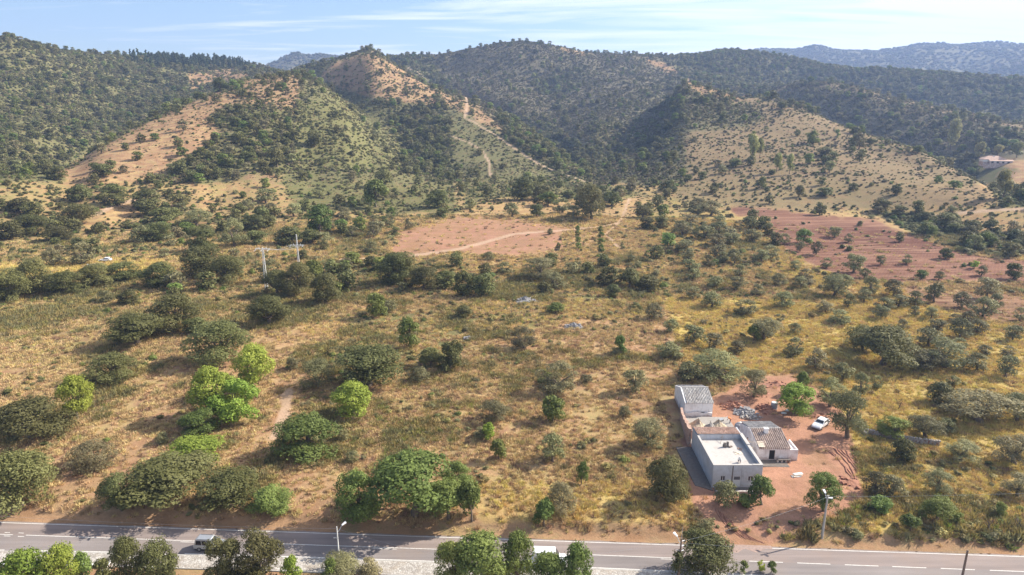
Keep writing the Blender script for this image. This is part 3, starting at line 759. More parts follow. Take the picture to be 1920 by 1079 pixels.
KINDNAME = {'oak': 'oak_tree', 'leafy': 'broadleaf_tree', 'lime': 'bright_green_tree', 'olive': 'olive_tree', 'scrub': 'rounded_bush', 'euca': 'eucalyptus_tree'}
KINDCAT = {'oak': 'tree', 'leafy': 'tree', 'lime': 'tree', 'olive': 'tree', 'scrub': 'bush', 'euca': 'tree'}
KINDADJ = {'oak': 'dark oak', 'leafy': 'leafy green tree', 'lime': 'bright lime green tree', 'olive': 'grey green olive', 'scrub': 'pale rounded bush', 'euca': 'tall pale eucalyptus'}
PLACES = [
 (lambda x, y: y > 1060 and x < 780, 'below the left part of the road'),
 (lambda x, y: y > 1060 and x < 1200, 'below the middle of the road'),
 (lambda x, y: y > 1060, 'below the right part of the road'),
 (lambda x, y: y <= 1060 and 1320 <= x <= 1480 and y > 850, 'by the flat roofed house front'),
 (lambda x, y: 1260 < x < 1640 and y > 690 and y <= 850, 'beside the red builder yard'),
 (lambda x, y: 1500 < x < 1600 and y > 850, 'behind the lamp pole by the red drive'),
 (lambda x, y: x >= 1600 and y > 850, 'on the bank right of the red drive'),
 (lambda x, y: x >= 1600 and y > 690, 'in the yellow field right of the parked car'),
 (lambda x, y: x > 1270 and y > 620, 'in the yellow grass behind the houses'),
 (lambda x, y: x > 1600 and y > 540, 'by the purple ploughed strip at right'),
 (lambda x, y: x > 1270 and y > 540, 'in the olive grove past the shed'),
 (lambda x, y: x > 1450 and y > 480, 'along the near edge of the red field'),
 (lambda x, y: x > 1450 and y > 385, 'on or behind the red ploughed field'),
 (lambda x, y: x > 1230 and y <= 310, 'high on the tan right hill'),
 (lambda x, y: x > 1230 and y <= 385, 'low on the tan right hill'),
 (lambda x, y: x > 900 and y <= 200, 'in the gully under the peak'),
 (lambda x, y: x > 1230 and y > 450, 'left of the red field, near side'),
 (lambda x, y: x > 1230 and y > 370, 'left of the red field, far side'),
 (lambda x, y: x > 1050 and y > 820, 'in dry grass left of the house'),
 (lambda x, y: x > 870 and y > 820, 'in dry grass above the road centre'),
 (lambda x, y: x > 870 and y > 680, 'mid slope of the dry grass plot'),
 (lambda x, y: x > 870 and y > 590, 'at the top of the grass plot'),
 (lambda x, y: x > 940 and y > 500, 'in the thin tree line mid plot'),
 (lambda x, y: 1070 < x < 1140 and y > 422, 'in the two short orchard rows'),
 (lambda x, y: x > 680 and y > 500, 'in the tree line mid photo'),
 (lambda x, y: x > 680 and y > 408, 'around the bare pinkish clearing'),
 (lambda x, y: x > 860 and y > 320, 'under the central spur'),
 (lambda x, y: x < 620 and y > 930, 'on the left roadside bank'),
 (lambda x, y: x < 900 and y > 930, 'on the roadside bank at middle'),
 (lambda x, y: x < 300 and y > 760, 'at the lower left'),
 (lambda x, y: x < 900 and y > 760, 'near the dirt track at left'),
 (lambda x, y: x < 900 and y > 640, 'in the brushy field at left'),
 (lambda x, y: x < 300 and y > 520, 'below the pale left meadow'),
 (lambda x, y: x < 700 and y > 520, 'near the white pylon'),
 (lambda x, y: x < 300 and y > 440, 'beside the pale left meadow'),
 (lambda x, y: x < 320 and y > 360, 'in the far left grove'),
 (lambda x, y: x < 700 and y > 430, 'in the grove behind the pylon'),
 (lambda x, y: x < 900 and y > 340, 'at the foot of the green scrub hill'),
 (lambda x, y: True, 'on the left spur'),
]
def place_phrase(x, y):
    for i, (f, p) in enumerate(PLACES):
        if f(x, y): return p
ORD = ['leftmost', 'second', 'third', 'fourth', 'fifth', 'sixth', 'seventh', 'eighth', 'ninth', 'tenth', 'eleventh', 'twelfth', 'thirteenth', 'fourteenth', 'fifteenth',
       'sixteenth', 'seventeenth', 'eighteenth', 'nineteenth', 'twentieth']
ground_at = unproj([t[1] for t in T], [t[3] - .16 * t[4] if t[3] < 1060 else t[3] - 20 for t in T])
buckets = {}
for i, t in enumerate(T):
    buckets.setdefault((t[0], place_phrase(t[1], t[3])), []).append(i)
TLAB = [None] * len(T)
for (kind, ph), ids in buckets.items():
    ids.sort(key=lambda i: T[i][1])
    for j, i in enumerate(ids):
        s = KINDADJ[kind] + ' ' + ph
        if len(ids) == 1: s = 'lone ' + s if len(s.split()) < 16 else s
        elif j == 0: s = 'leftmost ' + s
        elif j == len(ids) - 1: s = 'rightmost ' + s
        else: s = s + ', ' + (ORD[j] if j < len(ORD) else 'number %d' % (j + 1)) + ' from left'
        TLAB[i] = s
tree_spots = []
rsT = np.random.RandomState(3)
for i, (kind, cx, top, bot, w) in enumerate(T):
    g = ground_at[i]
    zc = g[1] * cP - (g[2] - CAM_H) * sP
    th = math.atan2(CAM_H - g[2], math.hypot(g[0], g[1]))
    D = w * zc / FPX
    full = (bot - top) * zc / FPX
    # silhouette height = height*cos + part of the crown depth*sin
    hgt = max((full - .42 * D * math.sin(th)) / math.cos(th), .5 * D)
    if bot > 1060: hgt = min(hgt, 1.5 * D + 2.0)
    name = KINDNAME[kind]
    cm, tm, sm, fm = TREE[kind][rsT.randint(4)]
    if w >= 52: cm = fm
    rz = rsT.uniform(0, 6.28)
    if w >= 18:
        o = bpy.data.objects.new(name, None); o.empty_display_size = .3
        for nm, me in (('crown', cm), ('trunk', tm)):
            c = bpy.data.objects.new(nm, me); COL.objects.link(c); c.parent = o
    else:
        o = bpy.data.objects.new(name, sm)
    COL.objects.link(o)
    o.location = (g[0], g[1], g[2] - .05)
    o.rotation_euler = (rsT.normal(scale=.045), rsT.normal(scale=.045), rz); o.scale = (D * 1.14, D * 1.14, hgt * (1.06 if w < 100 else .92))
    o['label'] = TLAB[i]; o['category'] = KINDCAT[kind]
    o['group'] = {'oak': 'oaks scattered over the land', 'leafy': 'broadleaf trees over the land', 'lime': 'bright green trees', 'olive': 'olive trees of the groves', 'scrub': 'rounded bushes in the dry grass', 'euca': 'eucalyptus trees on the hills'}[kind]
    tree_spots.append((g[0], g[1], D * .5))
TS = np.array(tree_spots)
print('trees', len(T), {k: sum(1 for t in T if t[0] == k) for k in SHAPE})

# ------------------------------------------------------------------ uncountable cover: scrub, woods, grass
LIB = bpy.data.collections.new('plant_library')       # prototypes, not linked to the scene
def proto(name, me):
    o = bpy.data.objects.new(name, me); return o
def gn_group(name, coll):
    g = bpy.data.node_groups.new(name, 'GeometryNodeTree')
    g.interface.new_socket('Geometry', in_out='INPUT', socket_type='NodeSocketGeometry')
    g.interface.new_socket('Geometry', in_out='OUTPUT', socket_type='NodeSocketGeometry')
    n, l = g.nodes, g.links
    gi = n.new('NodeGroupInput'); go = n.new('NodeGroupOutput')
    ci = n.new('GeometryNodeCollectionInfo'); ci.inputs['Collection'].default_value = coll
    ci.inputs['Separate Children'].default_value = True; ci.inputs['Reset Children'].default_value = True
    ip = n.new('GeometryNodeInstanceOnPoints')
    ip.inputs['Pick Instance'].default_value = True
    def at(nm, ty):
        a = n.new('GeometryNodeInputNamedAttribute'); a.data_type = ty; a.inputs['Name'].default_value = nm
        return a.outputs[0]
    l.new(gi.outputs[0], ip.inputs['Points']); l.new(ci.outputs[0], ip.inputs['Instance'])
    l.new(at('idx', 'INT'), ip.inputs['Instance Index'])
    l.new(at('rot', 'FLOAT_VECTOR'), ip.inputs['Rotation'])
    l.new(at('scl', 'FLOAT_VECTOR'), ip.inputs['Scale'])
    l.new(ip.outputs[0], go.inputs[0])
    return g
def scatter(name, label, protos, P, idx, rot, scl):
    coll = bpy.data.collections.new(name + '_kinds')
    for k, me in enumerate(protos):
        coll.objects.link(proto('%s_%02d' % (name, k), me))
    me = bpy.data.meshes.new(name)
    me.vertices.add(len(P)); me.vertices.foreach_set('co', P.astype(np.float32).ravel())
    a = me.attributes.new('idx', 'INT', 'POINT'); a.data.foreach_set('value', idx.astype(np.int32))
    a = me.attributes.new('rot', 'FLOAT_VECTOR', 'POINT'); a.data.foreach_set('vector', rot.astype(np.float32).ravel())
    a = me.attributes.new('scl', 'FLOAT_VECTOR', 'POINT'); a.data.foreach_set('vector', scl.astype(np.float32).ravel())
    o = bpy.data.objects.new(name, me); COL.objects.link(o)
    md = o.modifiers.new('scatter', 'NODES'); md.node_group = gn_group(name, coll)
    o['kind'] = 'stuff'; o['label'] = label
    print(name, len(P))
    return o
def blob(kind, seed, n, card, up=.35, matk=None, rad=.5, hz=.6):
    rs = np.random.RandomState(seed)
    nl = 6
    C = np.stack([rs.uniform(-.24, .24, nl), rs.uniform(-.24, .24, nl), rs.uniform(.15, .62, nl)], 1); r = rs.uniform(.18, .30, nl)
    li = rs.randint(nl, size=n); d = unit(rs.normal(size=(n, 3)) + np.array([0, 0, up]))
    P = C[li] + d * (r[li] * rs.uniform(.7, 1.1, n))[:, None]
    P[:, 2] = np.maximum(P[:, 2], .0)
    V, Fq = cards(P, unit(d + rs.normal(scale=.4, size=d.shape) + np.array([0, 0, .3])), card, rs)
    tone = np.repeat(np.clip(rs.uniform(0, .5, nl)[li] + rs.uniform(0, .5, n), 0, 1), 4)
    return mesh_from(kind + '_clump', V, Fq, [LEAF[matk or kind]], tone=tone)
def column(kind, seed, n, card):
    rs = np.random.RandomState(seed); nl = 9
    C = np.stack([rs.uniform(-.2, .2, nl), rs.uniform(-.2, .2, nl), np.linspace(.2, .9, nl)], 1); r = rs.uniform(.10, .24, nl)
    li = rs.randint(nl, size=n); d = unit(rs.normal(size=(n, 3)))
    P = C[li] + d * (r[li] * rs.uniform(.6, 1.1, n))[:, None] * np.array([1, 1, .5])
    V, Fq = cards(P, unit(d + rs.normal(scale=.4, size=d.shape)), card, rs)
    tone = np.repeat(rs.uniform(0, 1, n), 4)
    tv, tf = tube_arr([(0, 0, -.05), (0, 0, .3), (.02, 0, .8)], [.03, .022, .01], 5); b = len(V)
    return mesh_from(kind + '_column', np.concatenate([V, np.array(tv)]), [tuple(f) for f in Fq] + [tuple(i + b for i in f) for f in tf], [LEAF[kind], BARK],
                     midx=[0] * n + [1] * len(tf), tone=np.concatenate([tone, np.zeros(len(tv))]))
SMALL = [blob('oak', 1, 420, .11), blob('oak', 2, 420, .11), blob('olive', 3, 380, .10), blob('scrub', 4, 380, .10), blob('heath', 5, 380, .10), blob('heath', 6, 380, .10),
         blob('leafy', 7, 420, .11), blob('heath', 8, 380, .10), blob('weed', 9, 340, .10), blob('bush', 10, 360, .10)]
BIG = [TREE['oak'][0][2], TREE['oak'][1][2], TREE['olive'][0][2], TREE['leafy'][1][2], TREE['oak'][2][2], TREE['scrub'][1][2], column('pine', 31, 420, .10), column('euca', 32, 420, .10)]

rs = np.random.RandomState(77)
def sample(n, r0, r1, a0=-47, a1=47, pw=1.0):
    """random ground points; pw=1 even over the ground, less puts more near the viewer"""
    u = rs.rand(n); k = pw + 1
    r = (r0 ** k + u * (r1 ** k - r0 ** k)) ** (1 / k)
    a = np.radians(rs.uniform(a0, a1, n))
    x = r * np.sin(a); y = r * np.cos(a)
    return x, y, r
def classify(x, y):
    z = hill(x, y)
    px, py, zc = project(x, y, z)
    sc = np.clip(140 / zc, .45, 1)
    jx = 34 * fbm(x, y, 12, 201, 5, .65) * sc; jy = 22 * fbm(x, y, 12, 301, 5, .65) * sc
    c = cover(px + jx, py + jy, ('dens', 'green', 'red', 'yel', 'heath', 'bare', 'tree'))
    trk = np.full(len(x), 1e9)
    for u, w in TRW: trk = np.minimum(trk, polydist(u, x, y) - w * .7)
    return z, px, py, zc, c, trk
def clear_of_trees(x, y, f=.8):
    ok = np.ones(len(x), bool)
    for a in range(0, len(x), 20000):
        sl = slice(a, a + 20000)
        d = np.hypot(x[sl][:, None] - TS[None, :, 0], y[sl][:, None] - TS[None, :, 1]) - TS[None, :, 2] * f
        ok[sl] = d.min(1) > 0
    return ok
def FARM(px, py): return ~((px > 1832) & (px < 1925) & (py > 290) & (py < 352))
# --- shrubs over the hills
x, y, r = sample(520000, 190, 1650, pw=.62)
z, px, py, zc, (dens, green, red, yel, heath, bare, tree), trk = classify(x, y)
patch = fbm(x, y, 38, 501, 4) * 1.5 + fbm(x, y, 9, 505, 2) * .7
want = np.clip(dens * 1.25 + patch * (dens * (1.15 - dens)) * 2.6, 0, 1) ** 1.2
want = np.where(dens < .02, dens, want)
keep = (rs.rand(len(x)) < want * .8) & (trk > .5) & (py < 575) & FARM(px, py) & clear_of_trees(x, y) & (px > -260) & (px < 2180)
x, y, z, r, zc, heath, green, tree, px, py, dens = [v[keep] for v in (x, y, z, r, zc, heath, green, tree, px, py, dens)]
n = len(x)
u = rs.rand(n)
idx = np.where(u < .34 + .25 * tree, rs.randint(0, 2, n), np.where(u < .55, 2, np.where(u < .70, 3, np.where(u < .9, 9, 6))))
idx = np.where((green > .66) & (rs.rand(n) < .8), 9, idx)
idx = np.where(rs.rand(n) < heath * .92, np.array([4, 5, 7, 4, 0])[rs.randint(0, 5, n)], idx)
s = rs.uniform(.8, 2.1, n) * (1 + r / 1700) * (1 - .3 * heath) * np.where(rs.rand(n) < .12, 1.5, 1)
scl = np.stack([s * rs.uniform(.9, 1.4, n), s * rs.uniform(.9, 1.4, n), s * rs.uniform(.6, .95, n)], 1)
rot = np.zeros((n, 3)); rot[:, 2] = rs.uniform(0, 6.28, n)
scatter('hill_scrub', 'low dark scrub covering the hillsides', SMALL, np.stack([x, y, z - .1 * s], 1), idx, rot, scl)
# --- small tufts and seedlings over the open slopes
x, y, r = sample(330000, 190, 1000, pw=.5)
z, px, py, zc, (dens, green, red, yel, heath, bare, tree), trk = classify(x, y)
pt = (.10 + .5 * green + .3 * dens) * (1 - .9 * np.clip(red * 1.3, 0, 1)) * (1 - .5 * yel) * np.clip(.5 + 2.2 * fbm(x, y, 16, 901, 4), 0, 1.3)
keep = (rs.rand(len(x)) < pt) & (trk > .3) & (py < 560) & FARM(px, py) & (px > -260) & (px < 2180)
x, y, z, r, green = [v[keep] for v in (x, y, z, r, green)]
n = len(x); u = rs.rand(n); s = rs.uniform(.35, .95, n) * (1 + r / 900)
idx = np.where(u < .45, 0, np.where(u < .7, 1, np.where(u < .88, 2, 3)))
rot = np.zeros((n, 3)); rot[:, 2] = rs.uniform(0, 6.28, n)
scatter('slope_tufts', 'small weeds and seedlings over the open slopes', [blob('bush', 41, 60, .22), blob('scrub', 42, 60, .22), blob('brown', 43, 60, .22), blob('oak', 44, 60, .22)], np.stack([x, y, z - .05], 1), idx, rot, np.stack([s * 1.2, s * 1.2, s * .6], 1))
# --- trees over the hills, past the ones built singly
x, y, r = sample(95000, 185, 1650, pw=.55)
z, px, py, zc, (dens, green, red, yel, heath, bare, tree), trk = classify(x, y)
patch = fbm(x, y, 60, 601, 3) * 2.0
pt = np.clip(tree * dens * 1.25 + patch * tree * dens, 0, 1) + .010 * (dens > .03) + np.where((dens < .2) & (dens > .03), .012, 0)
keep = (rs.rand(len(x)) < pt * np.where(py > 330, .30, .55)) & (trk > 2) & (py < 560) & FARM(px, py) & clear_of_trees(x, y, 1.3) & (px > -260) & (px < 2180)
x, y, z, r, zc, tree, px, py = [v[keep] for v in (x, y, z, r, zc, tree, px, py)]
n = len(x); u = rs.rand(n)
idx = np.where(u < .62, np.array([0, 1, 4])[rs.randint(0, 3, n)], np.where(u < .80, 2, np.where(u < .93, 3, 5)))
pine = inpoly([(240,90),(420,100),(470,130),(330,128),(245,122)], px, py) & (rs.rand(n) < .8)
idx = np.where(pine, 6, idx)
s = rs.uniform(3.4, 7.4, n) * (1 + r / 5000)
scl = np.stack([s, s, s * rs.uniform(.75, 1.0, n)], 1)
scl[pine] *= np.array([.8, .8, 1.8])
rot = np.zeros((n, 3)); rot[:, 2] = rs.uniform(0, 6.28, n)
scatter('hill_woodland', 'mass of small oaks and pines over the far hills', BIG, np.stack([x, y, z - .2], 1), idx, rot, scl)
# --- woods on the farthest blue ridges
x, y, r = sample(70000, 1650, 4100, pw=1.0)
z, px, py, zc, c, trk = classify(x, y)
p = .7 + 1.2 * fbm(x, y, 160, 701, 3)
keep = (rs.rand(len(x)) < p)
x, y, z, r = [v[keep] for v in (x, y, z, r)]
n = len(x); s = rs.uniform(10, 20, n)
rot = np.zeros((n, 3)); rot[:, 2] = rs.uniform(0, 6.28, n)
scatter('far_ridge_woods', 'woods on the farthest blue ridges', [SMALL[0], SMALL[1], SMALL[4]], np.stack([x, y, z - 1], 1), rs.randint(0, 3, n), rot, np.stack([s, s, s * .6], 1))

# --- dry grass and weeds of the near ground
def tuft(kind, seed, n, spread, h, w):
    rs2 = np.random.RandomState(seed)
    b = np.stack([rs2.normal(scale=spread * .5, size=n), rs2.normal(scale=spread * .5, size=n), np.zeros(n)], 1)
    d = unit(b * 1.2 / spread + rs2.normal(scale=.35, size=(n, 3)) + np.array([0, 0, 1.2]))
    L = h * rs2.uniform(.5, 1.2, n); sd = unit(np.cross(d, rs2.normal(size=(n, 3))))
    V = np.stack([b - sd * w, b + sd * w, b + d * L[:, None]], 1).reshape(-1, 3)
    return mesh_from(kind + '_tuft', V, np.arange(3 * n).reshape(n, 3), [LEAF[kind]], tone=np.repeat(rs2.rand(n), 3))
TUFTS = [tuft('straw', 1, 34, .30, .42, .035), tuft('straw', 2, 30, .36, .34, .04), tuft('weed', 3, 36, .32, .42, .05), tuft('weed', 4, 40, .40, .5, .06),
         tuft('brown', 5, 34, .34, .36, .05), tuft('scrub', 6, 46, .42, .52, .07), tuft('leafy', 7, 30, .28, .35, .05), tuft('lime', 8, 30, .3, .4, .05), tuft('gold', 9, 36, .34, .36, .04), tuft('gold', 10, 30, .3, .42, .04)]
x, y, r = sample(330000, 84, 330, -43, 43, pw=.35)
z, px, py, zc, (dens, green, red, yel, heath, bare, tree), trk = classify(x, y)
dn = y - road_n(x)
big = fbm(x, y, 22, 801, 4); mid = fbm(x, y, 5, 811, 3)
g = green * 1.45 + big * 1.9 + mid * 1.3 - .34 - .50 * yel
cov = np.clip(.62 + 1.6 * mid + big * .8, .08, 1) * (1 - .97 * np.clip(red * 1.6, 0, 1)) * (1 - .55 * bare)
bld = (x > 30.2) & (x < 49.5) & (y > 90) & (y < 129)
keep = (rs.rand(len(x)) < cov) & (dn > 1.6) & (trk > .2) & ~bld & (rs.rand(len(x)) < ss(1.2, 5.5, dn) * .9 + .1)
x, y, z, r, g, yel, mid, dn = [v[keep] for v in (x, y, z, r, g, yel, mid, dn)]
n = len(x); u = rs.rand(n)
isg = u < ss(.0, .85, g)
u2 = rs.rand(n)
idx = np.where(isg, np.where(u2 < .42, 2, np.where(u2 < .75, 3, np.where(u2 < .94, 5, 6))), np.where(u2 < .42, 0, np.where(u2 < .72, 1, 4)))
idx = np.where(isg & (u2 < .06) , 7, idx)
idx = np.where(~isg & (rs.rand(n) < yel * .85), rs.randint(8, 10, n), idx)
s = rs.uniform(.7, 1.5, n) * (1 + (r - 90) / 260) * np.where(isg, 1.15, .95)
tall = ss(12, 5, dn) * (rs.rand(n) < .5)
rot = np.stack([rs.normal(scale=.08, size=n), rs.normal(scale=.08, size=n), rs.uniform(0, 6.28, n)], 1)
scatter('dry_grass', 'dry straw grass and low weeds over the near ground', TUFTS, np.stack([x, y, z - .02], 1), idx, rot, np.stack([s, s, s * rs.uniform(.7, 1.25, n) * (1 + .5 * tall)], 1))
# --- knee high bushes in the near ground
x, y, r = sample(52000, 90, 330, -43, 43, pw=.5)
z, px, py, zc, (dens, green, red, yel, heath, bare, tree), trk = classify(x, y)
dn = y - road_n(x)
big = fbm(x, y, 24, 801, 4); mid = fbm(x, y, 6, 831, 3)
p = ss(.12, .62, green * .95 + big * 1.3 + mid * 1.5 - .06) * (1 - np.clip(red * 1.6, 0, 1)) * (1 - .8 * bare) * (1 - .85 * yel) * .40
p = np.maximum(p, .55 * ss(7, 3, dn) * ss(1.0, 2.5, dn) * (big > -.05))
bld = (x > 29) & (x < 50) & (y > 88) & (y < 131)
keep = (rs.rand(len(x)) < p) & (dn > 2.2) & (trk > .8) & ~bld & clear_of_trees(x, y, .7)
x, y, z, r, yel = [v[keep] for v in (x, y, z, r, yel)]
n = len(x); u = rs.rand(n)
idx = np.where(u < .40, 8, np.where(u < .62, 3, np.where(u < .74, 2, np.where(u < .92, 0, 6))))
s = rs.uniform(.5, 1.25, n) * (1 + (r - 90) / 400) * np.where(rs.rand(n) < .12, 1.5, 1)
rot = np.zeros((n, 3)); rot[:, 2] = rs.uniform(0, 6.28, n)
scatter('low_brush', 'knee high green and brown brush among the dry grass', SMALL, np.stack([x, y, z - .05], 1), idx, rot, np.stack([s * 1.2, s * 1.2, s * .75], 1))

# ------------------------------------------------------------------ mesh building helper
class MB:
    def __init__(s): s.v = []; s.f = []
    def quad(s, *p):
        b = len(s.v); s.v += [tuple(q) for q in p]; s.f.append(tuple(range(b, b + len(p)))); return s
    def box(s, x0, x1, y0, y1, z0, z1):
        b = len(s.v)
        s.v += [(x0,y0,z0),(x1,y0,z0),(x1,y1,z0),(x0,y1,z0),(x0,y0,z1),(x1,y0,z1),(x1,y1,z1),(x0,y1,z1)]
        s.f += [tuple(b + i for i in f) for f in ((0,3,2,1),(4,5,6,7),(0,1,5,4),(1,2,6,5),(2,3,7,6),(3,0,4,7))]; return s
    def hexa(s, lo, hi):
        b = len(s.v); s.v += [tuple(p) for p in lo] + [tuple(p) for p in hi]
        s.f += [tuple(b + i for i in f) for f in ((0,3,2,1),(4,5,6,7),(0,1,5,4),(1,2,6,5),(2,3,7,6),(3,0,4,7))]; return s
    def tube(s, pts, rad, k=8):
        if isinstance(rad, (int, float)): rad = [rad] * len(pts)
        V, Fq = tube_arr(pts, rad, k); b = len(s.v)
        s.v += [tuple(p) for p in V]; s.f += [tuple(i + b for i in f) for f in Fq]
        s.f.append(tuple(range(b + k - 1, b - 1, -1))); return s
    def disc(s, c, n, r, th, k=20):
        n = Vector(n).normalized(); c = Vector(c)
        return s.tube([c - n * th / 2, c + n * th / 2], r, k)
    def build(s, name, mat, parent=None, smooth=False, bevel=0, loc=None, rot=None):
        me = bpy.data.meshes.new(name); me.from_pydata(s.v, [], s.f); me.materials.append(mat)
        if smooth: me.polygons.foreach_set('use_smooth', [True] * len(me.polygons))
        me.update()
        bm = bmesh.new(); bm.from_mesh(me); bmesh.ops.recalc_face_normals(bm, faces=bm.faces); bm.to_mesh(me); bm.free()
        o = bpy.data.objects.new(name, me); COL.objects.link(o)
        if parent is not None: o.parent = parent
        if bevel:
            m = o.modifiers.new('bevel', 'BEVEL'); m.width = bevel; m.segments = 2; m.limit_method = 'ANGLE'
        if loc: o.location = loc
        if rot: o.rotation_euler = rot
        return o
def thing(name, label, cat, loc=(0, 0, 0), rz=0, group=None):
    o = bpy.data.objects.new(name, None); o.empty_display_size = .3; COL.objects.link(o)
    o.location = loc; o.rotation_euler = (0, 0, rz); o['label'] = label; o['category'] = cat
    if group: o['group'] = group
    return o
def tag(o, label, cat, group=None):
    o['label'] = label; o['category'] = cat
    if group: o['group'] = group
    return o
def gz(x, y): return float(H([x], [y])[0])
def G(px, py):
    u = unproj([px], [py])[0]; return Vector((float(u[0]), float(u[1]), float(u[2])))
def zpy(x, y, py):
    """height above datum of the point over (x, y) seen at row py"""
    k = (539.5 - py) / FPX   # yc/zc
    return CAM_H + y * (k * cP - sP) / (cP + k * sP)
def wallpt(px, py, Y):
    X, Yr, Z = ray(px, py); t = Y / Yr
    return float(X * t), float(CAM_H + Z * t)

# ------------------------------------------------------------------ materials for made things
def asphalt(name, c0, c1):
    t = NT(name)
    n1 = t.noise(.35, 5, .6, vec=t.mapping((.25, 1.6, 1))); n2 = t.noise(9, 4, .7); n3 = t.noise(.12, 4, .6)
    w = t.noise(1.0, 2, .5, vec=t.mapping((.02, 1.3, 1), (0, 0, math.radians(3.2))))
    c = t.mix(t.rng(n1, .3, .7), c0 + (1,), c1 + (1,))
    c = t.mix(1., c, t.rng(n2, .25, .75, .86, 1.12), 'MULTIPLY')
    c = t.mix(1., c, t.rng(w, .35, .65, .90, 1.06), 'MULTIPLY')
    c = t.mix(t.rng(n3, .5, .7, 0, .35), c, (.26, .19, .15, 1))
    t.bump(n2, .25, .02)
    return t.done(c, .85, .2)
M = {}
M['asph_n'] = asphalt('old_pink_asphalt', (.20, .165, .152), (.265, .215, .195))
M['asph_s'] = asphalt('grey_asphalt', (.185, .162, .155), (.24, .21, .198))
M['paint'] = simple('road_paint', (.62, .60, .56, 1), .7, .2, 6, stain=(.30, .26, .23, 1))
def cobbles():
    t = NT('light_cobbles')
    v = t.n.new('ShaderNodeTexVoronoi'); v.inputs['Scale'].default_value = 3.4; t.l.new(t.tc.outputs['Object'], v.inputs[0])
    e = t.n.new('ShaderNodeTexVoronoi'); e.feature = 'DISTANCE_TO_EDGE'; e.inputs['Scale'].default_value = 3.4; t.l.new(t.tc.outputs['Object'], e.inputs[0])
    s = t.n.new('ShaderNodeSeparateColor'); t.l.new(v.outputs['Color'], s.inputs[0])
    c = t.mix(s.outputs[0], (.30, .27, .24, 1), (.50, .47, .43, 1))
    c = t.mix(t.rng(e.outputs[0], .0, .09, .75, 0), c, (.15, .125, .10, 1))
    c = t.mix(t.rng(t.noise(.5, 5, .65), .48, .72, 0, .6), c, (.30, .24, .18, 1))
    t.bump(t.rng(e.outputs[0], 0, .15), .6, .04)
    return t.done(c, .85)
M['cobble'] = cobbles()
M['kerb'] = simple('kerb_stone', (.40, .38, .35, 1), .8, .2, 4)
def plaster(name, base, stain, amt=.5, z0=1.0, dirt=(.25, .17, .12, 1)):
    t = NT(name)
    n1 = t.noise(.9, 6, .65); n2 = t.noise(6, 5, .7); n3 = t.noise(1.2, 5, .7, vec=t.mapping((3, 3, .35)))
    c = t.mix(t.rng(n1, .35, .75, 0, amt), base + (1,), stain + (1,))
    c = t.mix(t.rng(n3, .56, .74, 0, amt), c, tuple(v * .55 for v in stain) + (1,))
    sp = t.n.new('ShaderNodeSeparateXYZ'); t.l.new(t.tc.outputs['Object'], sp.inputs[0])
    low = t.math('ADD', t.rng(sp.outputs[2], z0, z0 + .9, .75, 0), t.rng(n1, .3, .7, -.45, .25), clamp=True)
    c = t.mix(low, c, dirt)
    c = t.mix(1., c, t.rng(n2, .3, .7, .92, 1.06), 'MULTIPLY')
    t.bump(n2, .3, .03)
    return t.done(c, .9, .15)
M['render'] = plaster('grey_cement_render', (.52, .53, .56), (.36, .36, .37), .75, 1.0, (.40, .33, .27, 1))
M['white'] = plaster('whitewash', (.80, .79, .78), (.56, .52, .50), .45, 1.3, (.34, .20, .14, 1))
M['white2'] = plaster('stained_whitewash', (.76, .73, .72), (.44, .36, .34), .75, 1.1, (.36, .24, .19, 1))
M['slab'] = plaster('cement_roof_slab', (.45, .425, .40), (.40, .37, .35), .6, -5)
M['conc'] = simple('rough_concrete', (.15, .13, .115, 1), .9, .25, 2.5, stain=(.20, .13, .10, 1))
M['sand'] = simple('building_sand', (.44, .36, .26, 1), .95, .3, 2.2, stain=(.26, .22, .19, 1))
M['greysand'] = simple('grey_gravel', (.30, .275, .25, 1), .95, .25, 5)
M['tile'] = simple('old_roof_tile', (.47, .315, .24, 1), .85, .35, 5, stain=(.44, .36, .31, 1))
M['fibre'] = simple('weathered_corrugated_sheet', (.40, .31, .26, 1), .85, .25, 1.6, stain=(.20, .155, .14, 1))
M['fibreg'] = simple('grey_corrugated_sheet', (.42, .395, .37, 1), .85, .25, 1.6, stain=(.22, .18, .16, 1))
M['brick'] = simple('broken_brickwork', (.40, .26, .20, 1), .95, .4, 3.5, stain=(.52, .47, .42, 1))
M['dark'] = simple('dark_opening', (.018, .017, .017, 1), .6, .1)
M['glass'] = simple('window_glass', (.03, .035, .045, 1), .12, .05, spec=.6)
M['frame'] = simple('white_frame', (.66, .66, .66, 1), .5, .05)
M['shutter'] = simple('grey_grille', (.34, .345, .36, 1), .5, .1)
M['concpole'] = simple('concrete_pole', (.38, .355, .32, 1), .85, .15, 3)
M['whitepole'] = simple('whitened_concrete', (.66, .65, .62, 1), .8, .12, 3)
M['wood'] = simple('creosoted_wood', (.17, .125, .10, 1), .9, .25, 6)
M['board'] = simple('pale_board', (.58, .50, .40, 1), .8, .15, 5)
M['lampw'] = simple('lamp_housing_white', (.80, .80, .80, 1), .4, .03)
M['steel'] = simple('galvanised_steel', (.42, .43, .44, 1), .45, .1, metal=.6)
M['rubber'] = simple('tyre_rubber', (.025, .025, .025, 1), .8, .1)
M['rim'] = simple('wheel_rim', (.40, .40, .42, 1), .35, .05, metal=.7)
M['carw'] = simple('white_car_paint', (.74, .76, .79, 1), .25, .03, spec=.6)
M['cars'] = simple('silver_car_paint', (.42, .43, .44, 1), .28, .03, spec=.6, metal=.45)
M['carglass'] = simple('car_glass', (.015, .018, .024, 1), .06, .02, spec=.8)
M['red_l'] = simple('tail_lamp_red', (.35, .02, .02, 1), .3, .05)
M['head_l'] = simple('head_lamp_clear', (.75, .75, .75, 1), .15, .03, spec=.8)
